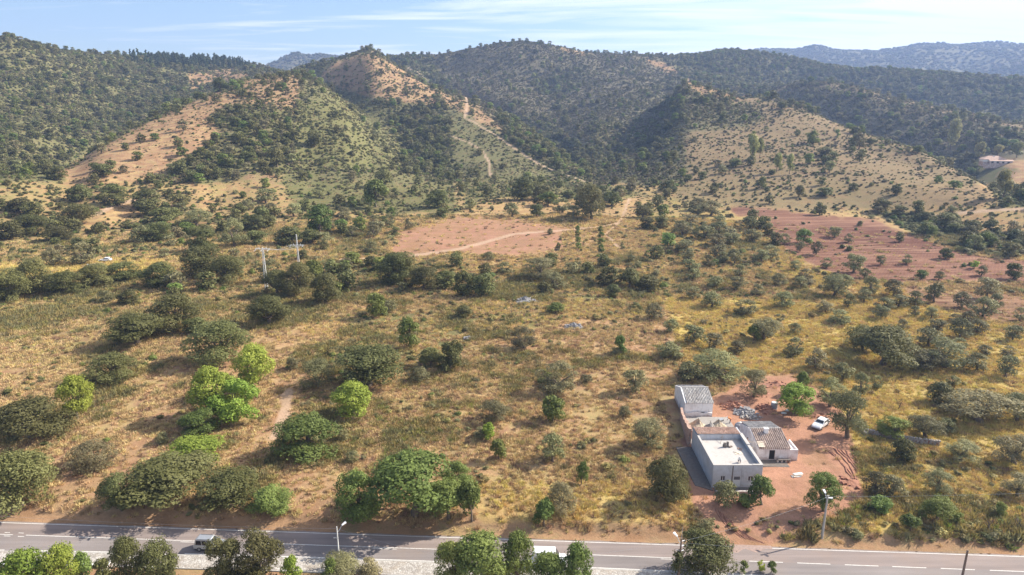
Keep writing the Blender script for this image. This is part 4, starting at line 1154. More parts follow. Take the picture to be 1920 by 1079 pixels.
M['skin'] = simple('skin', (.42, .26, .18, 1), .6, .05)
M['shirt_w'] = simple('white_cloth', (.78, .78, .76, 1), .9, .05)
M['navy'] = simple('navy_cloth', (.03, .045, .11, 1), .9, .1)
M['brown'] = simple('brown_cloth', (.16, .085, .06, 1), .9, .1)
M['orange'] = simple('orange_cloth', (.62, .22, .07, 1), .9, .1)
M['hair'] = simple('dark_hair', (.02, .015, .012, 1), .7, .1)
M['stone'] = simple('field_stone', (.30, .27, .245, 1), .95, .3, 4)
M['slate'] = simple('grey_slate_rubble', (.26, .25, .25, 1), .95, .3, 2)
M['spill'] = simple('dusty_asphalt', (.30, .215, .18, 1), .9, .2, 3)
M['earth'] = simple('red_earth', (.30, .145, .095, 1), .95, .3, 1.8, stain=(.20, .10, .07, 1))
M['tarp'] = simple('white_sack_cloth', (.72, .72, .70, 1), .8, .1)
M['sack'] = simple('grey_sack_cloth', (.33, .32, .33, 1), .85, .15, 3)
M['signw'] = simple('sign_face_white', (.82, .82, .82, 1), .4, .02)

# ------------------------------------------------------------------ road, pavement, kerb
XS = np.linspace(-110, 110, 89)
def ribbon(name, mat, ya, yb, z, x0=-110, x1=110, kind='structure', parent=None, step=2.5):
    n = max(2, int((x1 - x0) / step) + 1); xs = np.linspace(x0, x1, n); b = MB()
    for i in range(n - 1):
        a, c = xs[i], xs[i + 1]
        b.quad((a, ya(a), z), (c, ya(c), z), (c, yb(c), z), (a, yb(a), z))
    o = b.build(name, mat, parent)
    if kind and parent is None: o['kind'] = kind
    return o
def road_c(x): return road_n(x) - 2.75 - .006 * max(x, 0)
def n_edge(x): return road_n(x) + .35 + .12 * math.sin(x * .9) * math.sin(x * .31 + 1)
ribbon('road', M['asph_s'], lambda x: road_s(x) - .30, lambda x: road_c(x), 0.0)
ribbon('road_far_lane', M['asph_n'], lambda x: road_c(x), n_edge, 0.0)
def xat(px, f): # x where a road line meets a pixel column
    x = (px - 960) * .073
    for _ in range(12):
        y = f(x); zc = y * cP + CAM_H * sP; x = (px - 960) * zc / FPX
    return x
def line(f, w, x0, x1, nm='edge_line'):
    ribbon(nm, M['paint'], lambda x: f(x) - w / 2, lambda x: f(x) + w / 2, .004, x0, x1)
line(road_n, .12, -110, xat(1330, road_n)); line(road_n, .12, xat(1400, road_n), 110)
line(road_s, .15, -110, xat(8, road_s)); line(road_s, .15, xat(38, road_s), xat(226, road_s)); line(road_s, .15, xat(346, road_s), 110)
line(lambda x: road_c(x) + .06, .11, -110, xat(24, road_c), 'centre_line')
line(lambda x: road_c(x) + .06, .11, xat(48, road_c), xat(1262, road_c), 'centre_line')
for p0, p1 in ((10, 22), (36, 48)):
    line(lambda x: road_c(x) - .28, .10, xat(p0, road_c), xat(p1, road_c), 'centre_dash')
    line(lambda x: road_c(x) + .5, .10, xat(p0 - 6, road_c), xat(p1 - 8, road_c), 'centre_dash')
for p0, p1 in ((340, 372), (700, 744), (1055, 1106), (1238, 1262)):
    line(lambda x: road_c(x) - .24, .10, xat(p0, road_c), xat(p1, road_c), 'centre_dash')
for p0, p1 in ((1405, 1468), (1495, 1557), (1584, 1647), (1673, 1737), (1764, 1828), (1856, 1920), (1950, 2014)):
    line(lambda x: road_c(x), .12, xat(p0, road_c), xat(p1, road_c), 'centre_dash')
for x_ in range(-60, 61, 20): pass
rsd = np.random.RandomState(21); xa, xb = xat(1322, road_n), xat(1448, road_n); sp_ = MB(); nn_ = 22
for i in range(nn_):
    a, c = xa + (xb - xa) * i / nn_, xa + (xb - xa) * (i + 1) / nn_
    lo = [road_n(q) - .15 - 1.0 * math.sin(math.pi * (q - xa) / (xb - xa)) * (.7 + .5 * math.sin(q * 2.1)) for q in (a, c)]
    sp_.quad((a, lo[0], .005), (c, lo[1], .005), (c, road_n(c) + .55, .005), (a, road_n(a) + .55, .005))
sp_.build('dirt_spill', M['spill'])['kind'] = 'structure'
ribbon('pavement', M['cobble'], lambda x: road_s(x) - 3.0, lambda x: road_s(x) - .42, .12)
kb = MB()
for i in range(len(XS) - 1):
    a, c = float(XS[i]), float(XS[i + 1])
    kb.hexa([(a, road_s(a) - .42, -.05), (c, road_s(c) - .42, -.05), (c, road_s(c) - .30, -.05), (a, road_s(a) - .30, -.05)],
            [(a, road_s(a) - .42, .125), (c, road_s(c) - .42, .125), (c, road_s(c) - .30, .125), (a, road_s(a) - .30, .125)])
    kb.hexa([(a, road_s(a) - 3.12, -.3), (c, road_s(c) - 3.12, -.3), (c, road_s(c) - 3.0, -.3), (a, road_s(a) - 3.0, -.3)],
            [(a, road_s(a) - 3.12, .13), (c, road_s(c) - 3.12, .13), (c, road_s(c) - 3.0, .13), (a, road_s(a) - 3.0, .13)])
kb.build('kerb', M['kerb'])['kind'] = 'structure'

# ------------------------------------------------------------------ flat roofed house
def wall_front(b, x0, x1, y0, y1, z0, z1, holes):
    """wall facing -y made of blocks round its openings (hx0, hx1, hz0, hz1)"""
    holes = sorted(holes); x = x0
    for a, c, lo, hi in holes:
        b.box(x, a, y0, y1, z0, z1); b.box(a, c, y0, y1, hi, z1)
        if lo > z0 + .01: b.box(a, c, y0, y1, z0, lo)
        x = c
    b.box(x, x1, y0, y1, z0, z1)
def corrug(name, mat, x0, x1, ya, za, yb, zb, pitch, amp, parent, th=.03):
    """corrugated sheet whose ribs run from (ya, za) to (yb, zb)"""
    n = int(round((x1 - x0) / pitch)) * 8; b = MB(); k = 5
    xs = [x0 + (x1 - x0) * i / n for i in range(n + 1)]
    for j in range(k):
        t0, t1 = j / k, (j + 1) / k
        lift = .018                                     # each course laps over the one below
        for i in range(n):
            def P(x, t, l=0): return (x, ya + (yb - ya) * t, za + (zb - za) * t + amp * (1.6 * abs(math.sin(math.pi * (x - x0) / pitch)) - .8) + l)
            b.quad(P(xs[i], t0, lift), P(xs[i+1], t0, lift), P(xs[i+1], t1), P(xs[i], t1))
    o = b.build(name, mat, parent)
    m = o.modifiers.new('thick', 'SOLIDIFY'); m.thickness = th; m.offset = -1
    return o
FX0, FX1, FY0, FY1, FZ0, FZT = 31.35, 39.05, 94.9, 107.7, .75, 5.0
hs = thing('flat_roofed_house', 'grey rendered flat roofed house with parapet beside the red driveway', 'house', (FX0, FY0, 1.0))
def hp(b, name, mat, parent=hs, **k):     # build in world coordinates, then hang under the thing
    o = b.build(name, mat, parent, **k)
    r = parent
    while r.parent is not None: r = r.parent
    if parent.parent is None: o.matrix_parent_inverse = Matrix.Translation(parent.location).inverted()
    return o
w1a, z1 = wallpt(1351.5, 893, FY0); w1b, z0_ = wallpt(1359.3, 902, FY0)
w2a, z2 = wallpt(1403, 893.5, FY0); w2b, z20 = wallpt(1412, 903, FY0)
da, dz1 = wallpt(1375.5, 893.5, FY0); db, dz0 = wallpt(1387, 914, FY0)
dz0 = 1.25
b = MB(); wall_front(b, FX0, FX1, FY0, FY0 + .25, FZ0, 4.98, [(w1a, w1b, z0_, z1), (da, db, dz0, dz1), (w2a, w2b, z20, z2)]); hp(b, 'wall', M['render'])
b = MB().box(FX0, FX0 + .25, FY0 + .25, FY1, FZ0, 4.98); hp(b, 'wall', M['render'])
b = MB().box(FX1 - .25, FX1, FY0 + .25, FY1, FZ0, 5.0); hp(b, 'wall', M['render'])
b = MB().box(FX0 + .25, FX1 - .25, FY1 - .25, FY1, FZ0, 4.9); hp(b, 'wall', M['render'])
b = MB().box(FX0 + .25, FX1 - .25, 104.7, 104.95, 1.0, 5.16); hp(b, 'wall', M['render'])
b = MB().box(FX0 + .25, FX1 - .25, FY0 + .25, 104.7, 4.05, 4.28)
roof = hp(b, 'roof', M['slab'])
b = MB().box(FX0 - .03, FX0 + .30, FY0 + .30, 104.9, 4.98, 5.05).box(FX0 - .03, FX1 - 1.6, FY0 - .03, FY0 + .30, 4.98, 5.05).box(FX1 - 1.58, FX1 + .03, FY0 - .03, FY0 + .30, 4.98, 5.09)
hp(b, 'coping', M['slab'])
b = MB().box(FX1 - .42, FX1 + .04, FY0 + .30, 101.2, 5.0, 5.10).box(FX1 - .50, FX1 + .05, 101.2, 105.1, 5.0, 5.26)
hp(b, 'coping', M['slab'])
b = MB().box(FX0 + .05, FX1 - .3, 104.97, 105.2, 4.98, 5.1); 
corr = corrug('tiled_roof', M['tile'], FX0 + .02, FX1 - .35, 104.7, 5.26, 107.75, 4.98, .22, .045, hs); corr.matrix_parent_inverse = Matrix.Translation(hs.location).inverted()
for (a, c, lo, hi) in ((w1a, w1b, z0_, z1), (w2a, w2b, z20, z2)):
    m = (a + c) / 2
    f = MB()
    f.box(a, a + .05, FY0 + .06, FY0 + .12, lo, hi).box(c - .05, c, FY0 + .06, FY0 + .12, lo, hi).box(a + .05, c - .05, FY0 + .06, FY0 + .12, hi - .05, hi).box(a + .05, c - .05, FY0 + .06, FY0 + .12, lo, lo + .05).box(m - .03, m + .03, FY0 + .06, FY0 + .12, lo + .05, hi - .05)
    fr = hp(f, 'window', M['frame'])
    for q0, q1 in ((a + .05, m - .03), (m + .03, c - .05)):
        MB().quad((q0, FY0 + .10, lo + .05), (q1, FY0 + .10, lo + .05), (q1, FY0 + .10, hi - .05), (q0, FY0 + .10, hi - .05)).build('pane', M['glass'], fr)
    MB().box(a - .06, c + .06, FY0 - .05, FY0 + .05, lo - .07, lo - .002).build('sill', M['slab'], fr)
d = MB().box(da, da + .07, FY0 + .04, FY0 + .12, dz0, dz1).box(db - .07, db, FY0 + .04, FY0 + .12, dz0, dz1).box(da + .07, db - .07, FY0 + .04, FY0 + .12, dz1 - .07, dz1).box(da + .07, db - .07, FY0 + .06, FY0 + .11, dz0, dz0 + 1.15)
dd = hp(d, 'door', M['frame'])
g = MB()
for i in range(7):
    xx = da + .12 + (db - da - .24) * i / 6; g.box(xx - .015, xx + .015, FY0 + .05, FY0 + .07, dz0 + 1.15, dz1 - .07)
for i in range(4):
    zz_ = dz0 + 1.25 + i * .25; g.box(da + .07, db - .07, FY0 + .052, FY0 + .068, zz_, zz_ + .025)
g.build('grille', M['shutter'], dd)
MB().quad((da + .07, FY0 + .10, dz0 + 1.15), (db - .07, FY0 + .10, dz0 + 1.15), (db - .07, FY0 + .10, dz1 - .07), (da + .07, FY0 + .10, dz1 - .07)).build('pane', M['glass'], dd)
b = MB().box(da - .30, da - .12, FY0 - .012, FY0, 1.3, 4.9); hp(b, 'drainpipe_recess', M['conc'])

# things on the flat roof
def blockpile(name, label, cat, c, mat, items):
    r = thing(name, label, cat, c)
    for nm, (x0, x1, y0, y1, z0, z1), rz in items:
        MB().box(x0, x1, y0, y1, z0, z1).build(nm, mat, r, rot=(0, 0, rz), bevel=.01)
    return r
xb, yb_ = at_z(1361, 838, 4.3)
blockpile('concrete_block_stack', 'small stack of grey concrete blocks mid flat roof', 'blocks', (xb, yb_, 4.28), M['conc'],
          [('block', (-.5, -.1, -.2, .2, 0, .45), .2), ('block', (.05, .45, -.1, .25, 0, .5), -.3), ('block', (-.45, -.1, -.15, .15, .45, .8), .35), ('block', (.1, .42, -.1, .2, .5, .9), 0), ('block', (.3, .9, -.6, -.3, 0, .2), .5)])
xb, yb_ = at_z(1385, 850, 4.3)
r = thing('board_sheet', 'pale board sheet lying on the flat roof with tools', 'board', (xb, yb_, 4.285))
MB().box(-.7, .6, -.35, .35, 0, .03).build('sheet', M['board'], r, rot=(0, 0, .2))
MB().tube([(-.8, .4, .05), (.0, -.3, .06)], .03).build('batten', M['wood'], r)
xb, yb_ = at_z(1386, 842, 4.3)
blockpile('brick_scraps', 'few red brick scraps near the right parapet on roof', 'bricks', (xb, yb_, 4.28), M['brick'],
          [('brick', (-.3, 0, -.1, .05, 0, .12), .3), ('brick', (.05, .35, -.05, .1, 0, .12), -.4), ('brick', (-.2, .1, .15, .3, 0, .12), .1), ('brick', (.1, .4, -.4, -.25, 0, .12), .9), ('brick', (-.1, .2, -.55, -.4, 0, .1), .2)])
xb, yb_ = at_z(1341, 823, 4.3)
rsr = np.random.RandomState(4)
rb = MB()
for i in range(26):
    x_ = rsr.uniform(FX0 + .5, FX1 - 2.0); y_ = FY0 + rsr.uniform(.32, .62); s_ = rsr.uniform(.05, .14)
    rb.box(x_ - s_, x_ + s_, y_ - s_ * .7, y_ + s_ * .7, 4.28, 4.28 + s_ * 1.2)
o = rb.build('mortar_rubble', M['brick']); o['kind'] = 'stuff'; o['label'] = 'mortar crumbs and brick chips along the front parapet'
x1_, y1_ = at_z(1350, 831, 4.3)
tag(MB().tube([(x1_, y1_ - .2, 4.3), (x1_ + .75, 104.62, 5.1)], .035).build('prop_pole', M['wood']), 'short dark pole leaning on the raised wall of the flat roof', 'pole')

# front terrace wall, left concrete apron
tw = MB().box(31.6, 38.6, 93.35, 93.6, .3, 1.38)
o = tw.build('terrace_wall', M['white2']); tag(o, 'low stained terrace wall in front of the flat roofed house', 'wall')
MB().box(31.6, 38.6, 93.6, 94.9, .3, 1.12).build('terrace_floor', M['conc'])['kind'] = 'structure'
b = MB(); b.hexa([(28.9, 95.5, .5), (31.33, 94.0, .5), (31.33, 107.4, .5), (28.6, 107.4, .5)], [(28.9, 95.5, 1.13), (31.33, 94.0, 1.13), (31.33, 107.4, 1.35), (28.6, 107.4, 1.35)])
b.build('concrete_apron', M['conc'])['kind'] = 'structure'

# ------------------------------------------------------------------ yard behind: floor, broken walls, sand
YZ = 1.42
b = MB(); b.quad((31.5, 107.7, YZ), (41.2, 107.7, YZ), (41.0, 118.6, YZ + .1), (32.0, 118.9, YZ + .1))
b.build('yard_floor', M['greysand'])['kind'] = 'structure'
def ragged_wall(name, label, p0, p1, th, z0, tops, mat):
    b = MB(); n = len(tops) - 1; p0 = Vector(p0); p1 = Vector(p1); d = (p1 - p0); nrm = Vector((-d.y, d.x)).normalized() * th / 2
    for i in range(n):
        a = p0 + d * (i / n); c = p0 + d * ((i + 1) / n)
        b.hexa([(a.x - nrm.x, a.y - nrm.y, z0), (c.x - nrm.x, c.y - nrm.y, z0), (c.x + nrm.x, c.y + nrm.y, z0), (a.x + nrm.x, a.y + nrm.y, z0)],
               [(a.x - nrm.x, a.y - nrm.y, tops[i]), (c.x - nrm.x, c.y - nrm.y, tops[i + 1]), (c.x + nrm.x, c.y + nrm.y, tops[i + 1]), (a.x + nrm.x, a.y + nrm.y, tops[i])])
    return tag(b.build(name, mat), label, 'wall')
ragged_wall('broken_wall', 'ragged broken brick wall along the left of the yard', (31.05, 107.8), (32.2, 118.8), .45, .9, [4.6, 4.2, 3.9, 4.0, 3.5, 3.6, 3.1, 3.3, 3.0, 3.1, 3.4], M['brick'])
ragged_wall('broken_wall', 'short inner broken wall stub beside the sand in the yard', (32.1, 110.2), (32.6, 117.5), .3, 1.3, [3.0, 2.7, 2.9, 2.2, 2.6, 2.1, 2.0], M['brick'])
ragged_wall('broken_wall', 'low stained wall stub right in front of the white shed', (33.0, 119.2), (38.2, 119.25), .3, 1.0, [2.2, 2.1, 2.35, 2.3, 2.0, 2.2, 2.1], M['white2'])
def heap(name, label, cat, c, rx, ry, h, mat, seed, nst=0, smat=None):
    rs3 = np.random.RandomState(seed); b = MB(); nr, na = 9, 26; V = []
    for i in range(nr + 1):
        t = i / nr
        for j in range(na):
            a = 2 * math.pi * j / na
            rr = t * (1 + .16 * math.sin(a * 3 + seed) + .08 * math.sin(a * 7 + seed * 2))
            zz2 = h * max(0, (1 - t) ** 1.15) * (1 + .25 * math.sin(a * 2 + t * 5 + seed)) - (.25 if i == nr else 0)
            V.append((c[0] + rx * rr * math.cos(a), c[1] + ry * rr * math.sin(a), c[2] + zz2 + rs3.uniform(-.04, .04) * h))
    Fq = [(i * na + j, i * na + (j + 1) % na, (i + 1) * na + (j + 1) % na, (i + 1) * na + j) for i in range(nr) for j in range(na)]
    b.v = V; b.f = Fq
    if nst:
        for k in range(nst):
            a = rs3.uniform(0, 6.28); t = math.sqrt(rs3.rand()) * 1.08; s_ = rs3.uniform(.10, .34)
            x_ = c[0] + rx * t * math.cos(a); y_ = c[1] + ry * t * math.sin(a); z_ = c[2] + h * max(0, 1 - t) + rs3.uniform(-.05, .15)
            q = [Vector((rs3.uniform(.6, 1) * s_ * sx, rs3.uniform(.6, 1) * s_ * sy, rs3.uniform(.4, .8) * s_ * sz)) for sz in (-1, 1) for sx, sy in ((-1, -1), (1, -1), (1, 1), (-1, 1))]
            rm = Matrix.Rotation(rs3.uniform(0, 6), 3, 'Z') @ Matrix.Rotation(rs3.uniform(-.6, .6), 3, 'X')
            q = [rm @ v + Vector((x_, y_, z_)) for v in q]; b.hexa(q[:4], q[4:])
    return tag(b.build(name, mat), label, cat)
heap('sand_heap', 'large pale sand heap at the left of the yard', 'sand heap', (34.3, 114.6, YZ), 1.9, 2.0, 1.5, M['sand'], 2)
heap('gravel_heap', 'darker grey gravel heap between two sand heaps', 'gravel heap', (36.3, 113.6, YZ), 1.4, 1.9, 1.6, M['greysand'], 5)
heap('sand_heap', 'smaller pale sand heap near the white sack', 'sand heap', (38.3, 115.2, YZ), 1.5, 1.4, 1.1, M['sand'], 9)
def heap_at(px, py, *a, **k):
    g = G(px, py); return heap(a[0], a[1], a[2], (g.x, g.y, g.z - .1), *a[3:], **k)
heap_at(1396, 773, 'rubble_heap', 'dark heap of broken rubble right behind the yard', 'rubble heap', 2.3, 2.2, .9, M['slate'], 11, 120)
heap_at(1408, 783, 'rubble_heap', 'small pale rubble heap behind the corrugated roof', 'rubble heap', 1.9, 1.1, .5, M['stone'], 12, 60)
heap_at(1375, 762, 'earth_heap', 'red earth heap right of the white shed', 'earth heap', 2.5, 2.2, 1.0, M['earth'], 13, 30)
heap_at(1437, 768, 'earth_heap', 'red earth heap behind the corrugated roof house', 'earth heap', 2.2, 2.6, 1.0, M['earth'], 14, 25)
heap_at(1423, 738, 'earth_heap', 'red earth heap beneath the tall olive behind the yard', 'earth heap', 2.6, 1.8, .7, M['earth'], 15, 20)
heap_at(1455, 722, 'earth_heap', 'loose red earth heap farthest behind the yard', 'earth heap', 3.6, 2.2, .6, M['earth'], 16, 20)
heap_at(1530, 780, 'earth_heap', 'low red earth heap behind the parked white car', 'earth heap', 2.0, 1.4, .4, M['earth'], 17, 15)
heap_at(1592, 905, 'earth_heap', 'flat red earth ridge at the right of the drive', 'earth heap', 2.8, 1.6, .45, M['earth'], 18, 15)
heap_at(985, 566, 'rubble_heap', 'grey slate rubble heap in the thin tree line mid plot', 'rubble heap', 4.0, 2.4, 1.5, M['slate'], 21, 90)
heap_at(1075, 613, 'rubble_heap', 'grey rubble heap beside a bush above the grass plot', 'rubble heap', 2.8, 1.8, 1.1, M['slate'], 22, 60)
heap_at(878, 636, 'rubble_heap', 'small grey rubble heap in green brush at middle', 'rubble heap', 1.5, 1.5, .7, M['slate'], 23, 40)

# big white builder's sack with a dark open top
g0 = at_z(1386, 799, 2.2)
r = thing('builders_sack', 'big white and grey sack standing in the yard', 'sack', (g0[0], g0[1], YZ))
V = []; na = 18
for i, (rr, zz_) in enumerate(((.55, 0), (.74, .15), (.80, .6), (.72, 1.0), (.62, 1.15), (.35, 1.18), (.05, 1.10))):
    for j in range(na):
        a = 2 * math.pi * j / na; q = 1 + .07 * math.sin(a * 4 + i) + .04 * math.sin(a * 9)
        V.append((rr * q * math.cos(a), rr * q * math.sin(a), zz_ + .04 * math.sin(a * 3)))
b = MB(); b.v = V; b.f = [(i * na + j, i * na + (j + 1) % na, (i + 1) * na + (j + 1) % na, (i + 1) * na + j) for i in range(6) for j in range(na)]
b.build('sack_body', M['sack'], r, smooth=True)
MB().tube([(.3, .35, 1.15), (.35, .3, 1.35), (.1, .1, 1.38), (-.3, .3, 1.2)], .16, 8).build('folded_flap', M['tarp'], r, smooth=True)
g0 = at_z(1364, 802, 1.5)
tag(MB().box(-.9, .9, -.1, .1, 0, .1).build('dark_plank', M['wood'], loc=(g0[0], g0[1], YZ + .02), rot=(0, 0, -.05)), 'dark plank lying behind the tiled roof strip', 'plank')
g0 = at_z(1366, 790, 1.5)
r = thing('wheelbarrow', 'wheelbarrow tipped beside the worker in orange', 'wheelbarrow', (g0[0] - 1.6, g0[1] - .3, YZ), .5)
MB().hexa([(-.3, -.2, .3), (.35, -.2, .3), (.35, .2, .3), (-.3, .2, .3)], [(-.45, -.32, .62), (.55, -.32, .62), (.55, .32, .62), (-.45, .32, .62)]).build('tray', M['steel'], r)
MB().disc((.62, 0, .18), (0, 1, 0), .18, .08).build('wheel', M['rubber'], r)
MB().tube([(.6, .05, .2), (-1.0, .28, .55)], .02).tube([(.6, -.05, .2), (-1.0, -.28, .55)], .02).tube([(-.4, .24, .4), (-.45, .24, 0)], .02).tube([(-.4, -.24, .4), (-.45, -.24, 0)], .02).build('handle_frame', M['wood'], r)

# ------------------------------------------------------------------ white shed
SX0, SX1, SY0, SY1 = 33.0, 38.35, 119.5, 127.8; SM = 123.7
sh = thing('white_shed', 'whitewashed shed with grey corrugated gable roof behind the yard', 'shed', (SX0, SY0, 1.3))
def gable(b, x0, x1, y0, ym, y1, z0, ze, zr):
    for (a) in (x0,):
        v = [(x0, y0, z0), (x0, y1, z0), (x0, y1, ze), (x0, ym, zr), (x0, y0, ze)]
        w = [(x1, p[1], p[2]) for p in v]
        n = len(b.v); b.v += v + w; b.f.append(tuple(range(n, n + 5))); b.f.append(tuple(range(n + 9, n + 4, -1)))
        for i in range(5): b.f.append((n + i, n + (i + 1) % 5, n + 5 + (i + 1) % 5, n + 5 + i))
b = MB(); gable(b, SX0, SX0 + .25, SY0, SM, SY1, .6, 4.0, 5.45); hp(b, 'wall', M['white'], sh)
b = MB(); gable(b, SX1 - .25, SX1, SY0, SM, SY1, .6, 4.0, 5.35); hp(b, 'wall', M['white'], sh)
b = MB().box(SX0 + .25, SX1 - .25, SY0, SY0 + .25, .6, 3.98); hp(b, 'wall', M['white'], sh)
b = MB().box(SX0 + .25, SX1 - .25, SY1 - .25, SY1, .6, 3.98); hp(b, 'wall', M['white'], sh)
def shed_roof(parent, x0, x1, ya, za, yb, zb, mat, pitch=.30, amp=.08):
    o = corrug('roof', mat, x0, x1, ya, za, yb, zb, pitch, amp, parent); o.matrix_parent_inverse = Matrix.Translation(parent.location).inverted(); return o
shed_roof(sh, SX0 + .27, SX1 + .12, SM, 5.40, SY0 - .15, 4.02, M['fibreg'])
shed_roof(sh, SX0 + .27, SX1 + .12, SM, 5.40, SY1 + .15, 4.02, M['fibreg'])
b = MB().box(SX0 + .27, SX1 + .12, SM - .12, SM + .12, 5.43, 5.50); hp(b, 'ridge_cap', M['slab'], sh)
b = MB().box(SX0 + 3.1, SX0 + 3.9, SY0 - .015, SY0, 1.4, 2.2); hp(b, 'patch', M['conc'], sh)

# ------------------------------------------------------------------ low house with brown corrugated roof
RX0, RX1, RY0, RY1, RM = 41.35, 46.75, 103.3, 112.6, 108.0
rh = thing('low_white_house', 'low whitewashed house with brown ribbed roof, chimney and dark doorway', 'house', (RX0, RY0, 1.1))
d0, dzt = wallpt(1443, 844.5, RY0); d1, dzb = wallpt(1452, 860, RY0)
b = MB(); wall_front(b, RX0 + .25, RX1, RY0, RY0 + .25, .5, 3.28, [(d0, d1, 1.25, dzt)]); hp(b, 'wall', M['white2'], rh)
b = MB(); gable(b, RX0, RX0 + .25, RY0, RM, RY1, .5, 3.3, 4.62); hp(b, 'wall', M['white2'], rh)
b = MB(); gable(b, RX1 - .25, RX1, RY0 + .26, RM, RY1, .5, 3.3, 4.5); hp(b, 'wall', M['white2'], rh)
b = MB().box(RX0 + .25, RX1 - .25, RY1 - .25, RY1, .5, 3.28); hp(b, 'wall', M['white2'], rh)
b = MB().box(RX1, RX1 + 1.4, RY0, RY0 + .22, .5, 3.05).box(RX1 + 1.18, RX1 + 1.4, RY0 + .22, RY0 + 3.6, .5, 3.05).box(RX1, RX1 + 1.18, RY0 + .22, RY0 + 3.6, 2.6, 2.8); hp(b, 'annex', M['white2'], rh)
shed_roof(rh, RX0 + .12, RX1 + .10, RM, 4.60, RY0 - .22, 3.30, M['fibre'], .34, .13)
shed_roof(rh, RX0 + .12, RX1 + .10, RM, 4.60, RY1 + .15, 3.55, M['fibreg'], .30, .07)
b = MB().box(RX0 + .1, RX1 + .1, RM - .10, RM + .10, 4.62, 4.69); hp(b, 'ridge_cap', M['fibreg'], rh)
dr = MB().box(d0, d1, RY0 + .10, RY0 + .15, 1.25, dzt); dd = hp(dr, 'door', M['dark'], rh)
MB().box(d0, d0 + .06, RY0 + .05, RY0 + .10, 1.25, dzt).box(d1 - .06, d1, RY0 + .05, RY0 + .10, 1.25, dzt).box(d0 + .06, d1 - .06, RY0 + .05, RY0 + .10, dzt - .06, dzt).build('frame', M['wood'], dd)
xc, yc_ = at_z(1436.5, 806, 4.9)
ch = MB().box(xc - .32, xc + .32, yc_ - .3, yc_ + .3, 4.2, 5.15); cho = hp(ch, 'chimney', M['white'], rh)
MB().box(xc - .38, xc + .38, yc_ - .36, yc_ + .36, 5.15, 5.22).build('cap', M['white'], cho); MB().box(xc - .14, xc + .14, yc_ - .12, yc_ + .12, 5.22, 5.235).build('flue', M['dark'], cho)
xb, yb_ = at_z(1426, 834, 3.75)
r = thing('roof_planks', 'pale planks lying low on the brown ribbed roof', 'planks', (xb, yb_, zpy(xb, yb_, 834)), 0)
for k in range(4):
    MB().box(-.5, .55, -.7 + k * .34, -.42 + k * .34, .1, .15).build('plank', M['board'], r, rot=(math.radians(15), 0, 0))
r = thing('stone_bench', 'stained stone bench against the low white house', 'bench', (wallpt(1469, 866, 102.6)[0], 102.6, 1.15))
MB().box(-1.15, 1.15, -.25, .25, .42, .52).build('seat', M['conc'], r)
for k in range(4): MB().box(-1.1 + k * .68, -.9 + k * .68, -.2, .2, 0, .42).build('leg', M['white'], r)
MB().hexa([(40.9, 101.2, .4), (46.0, 101.0, .4), (46.0, 103.3, .4), (40.9, 103.3, .4)], [(40.9, 101.2, 1.15), (46.0, 101.0, 1.15), (46.0, 103.3, 1.19), (40.9, 103.3, 1.19)]).build('doorstep_paving', M['conc'])['kind'] = 'structure'
g0 = G(1493, 894)
r = thing('board_pile', 'white boards dumped on the red drive right of the house', 'boards', (g0.x, g0.y, g0.z), .1)
for k in range(4):
    MB().box(-.75, .75, -.25, .25, .02 + k * .09, .09 + k * .09).build('board', M['tarp'] if k in (0, 3) else M['board'], r, rot=(0, 0, [.0, .25, -.2, .1][k]), loc=(.15 * k, .1 * k, 0))
g0 = G(1451, 767)
r = thing('water_tank', 'grey drum shaped tank beside the bright green tree', 'tank', (g0.x, g0.y, g0.z))
MB().tube([(0, 0, 0), (0, 0, 1.35)], .62, 20).build('drum', M['sack'], r, smooth=False)
MB().tube([(0, 0, 1.35), (0, 0, 1.42)], .5, 20).build('lid', M['tarp'], r)
for lab, px, py, s_ in (('white sack lying left under the bright green tree', 1470, 776, .55), ('second white sack just behind the first under the tree', 1477, 771, .6), ('small white stone right under the bright green tree', 1494, 774, .3)):
    g0 = G(px, py); r = MB()
    V = []
    for i in range(6):
        for j in range(12):
            a = 2 * math.pi * j / 12; t = math.pi * i / 5
            V.append((s_ * math.sin(t) * math.cos(a) * (1 + .12 * math.sin(3 * a + s_ * 9)), s_ * .6 * math.sin(t) * math.sin(a), s_ * .35 * (1 - math.cos(t)) * .9))
    r.v = V; r.f = [(i * 12 + j, i * 12 + (j + 1) % 12, (i + 1) * 12 + (j + 1) % 12, (i + 1) * 12 + j) for i in range(5) for j in range(12)]
    tag(r.build('white_sack' if 'sack' in lab else 'white_stone', M['tarp'], smooth=True, loc=(g0.x, g0.y, g0.z - .03), rot=(0, 0, px)), lab, 'sack' if 'sack' in lab else 'stone')

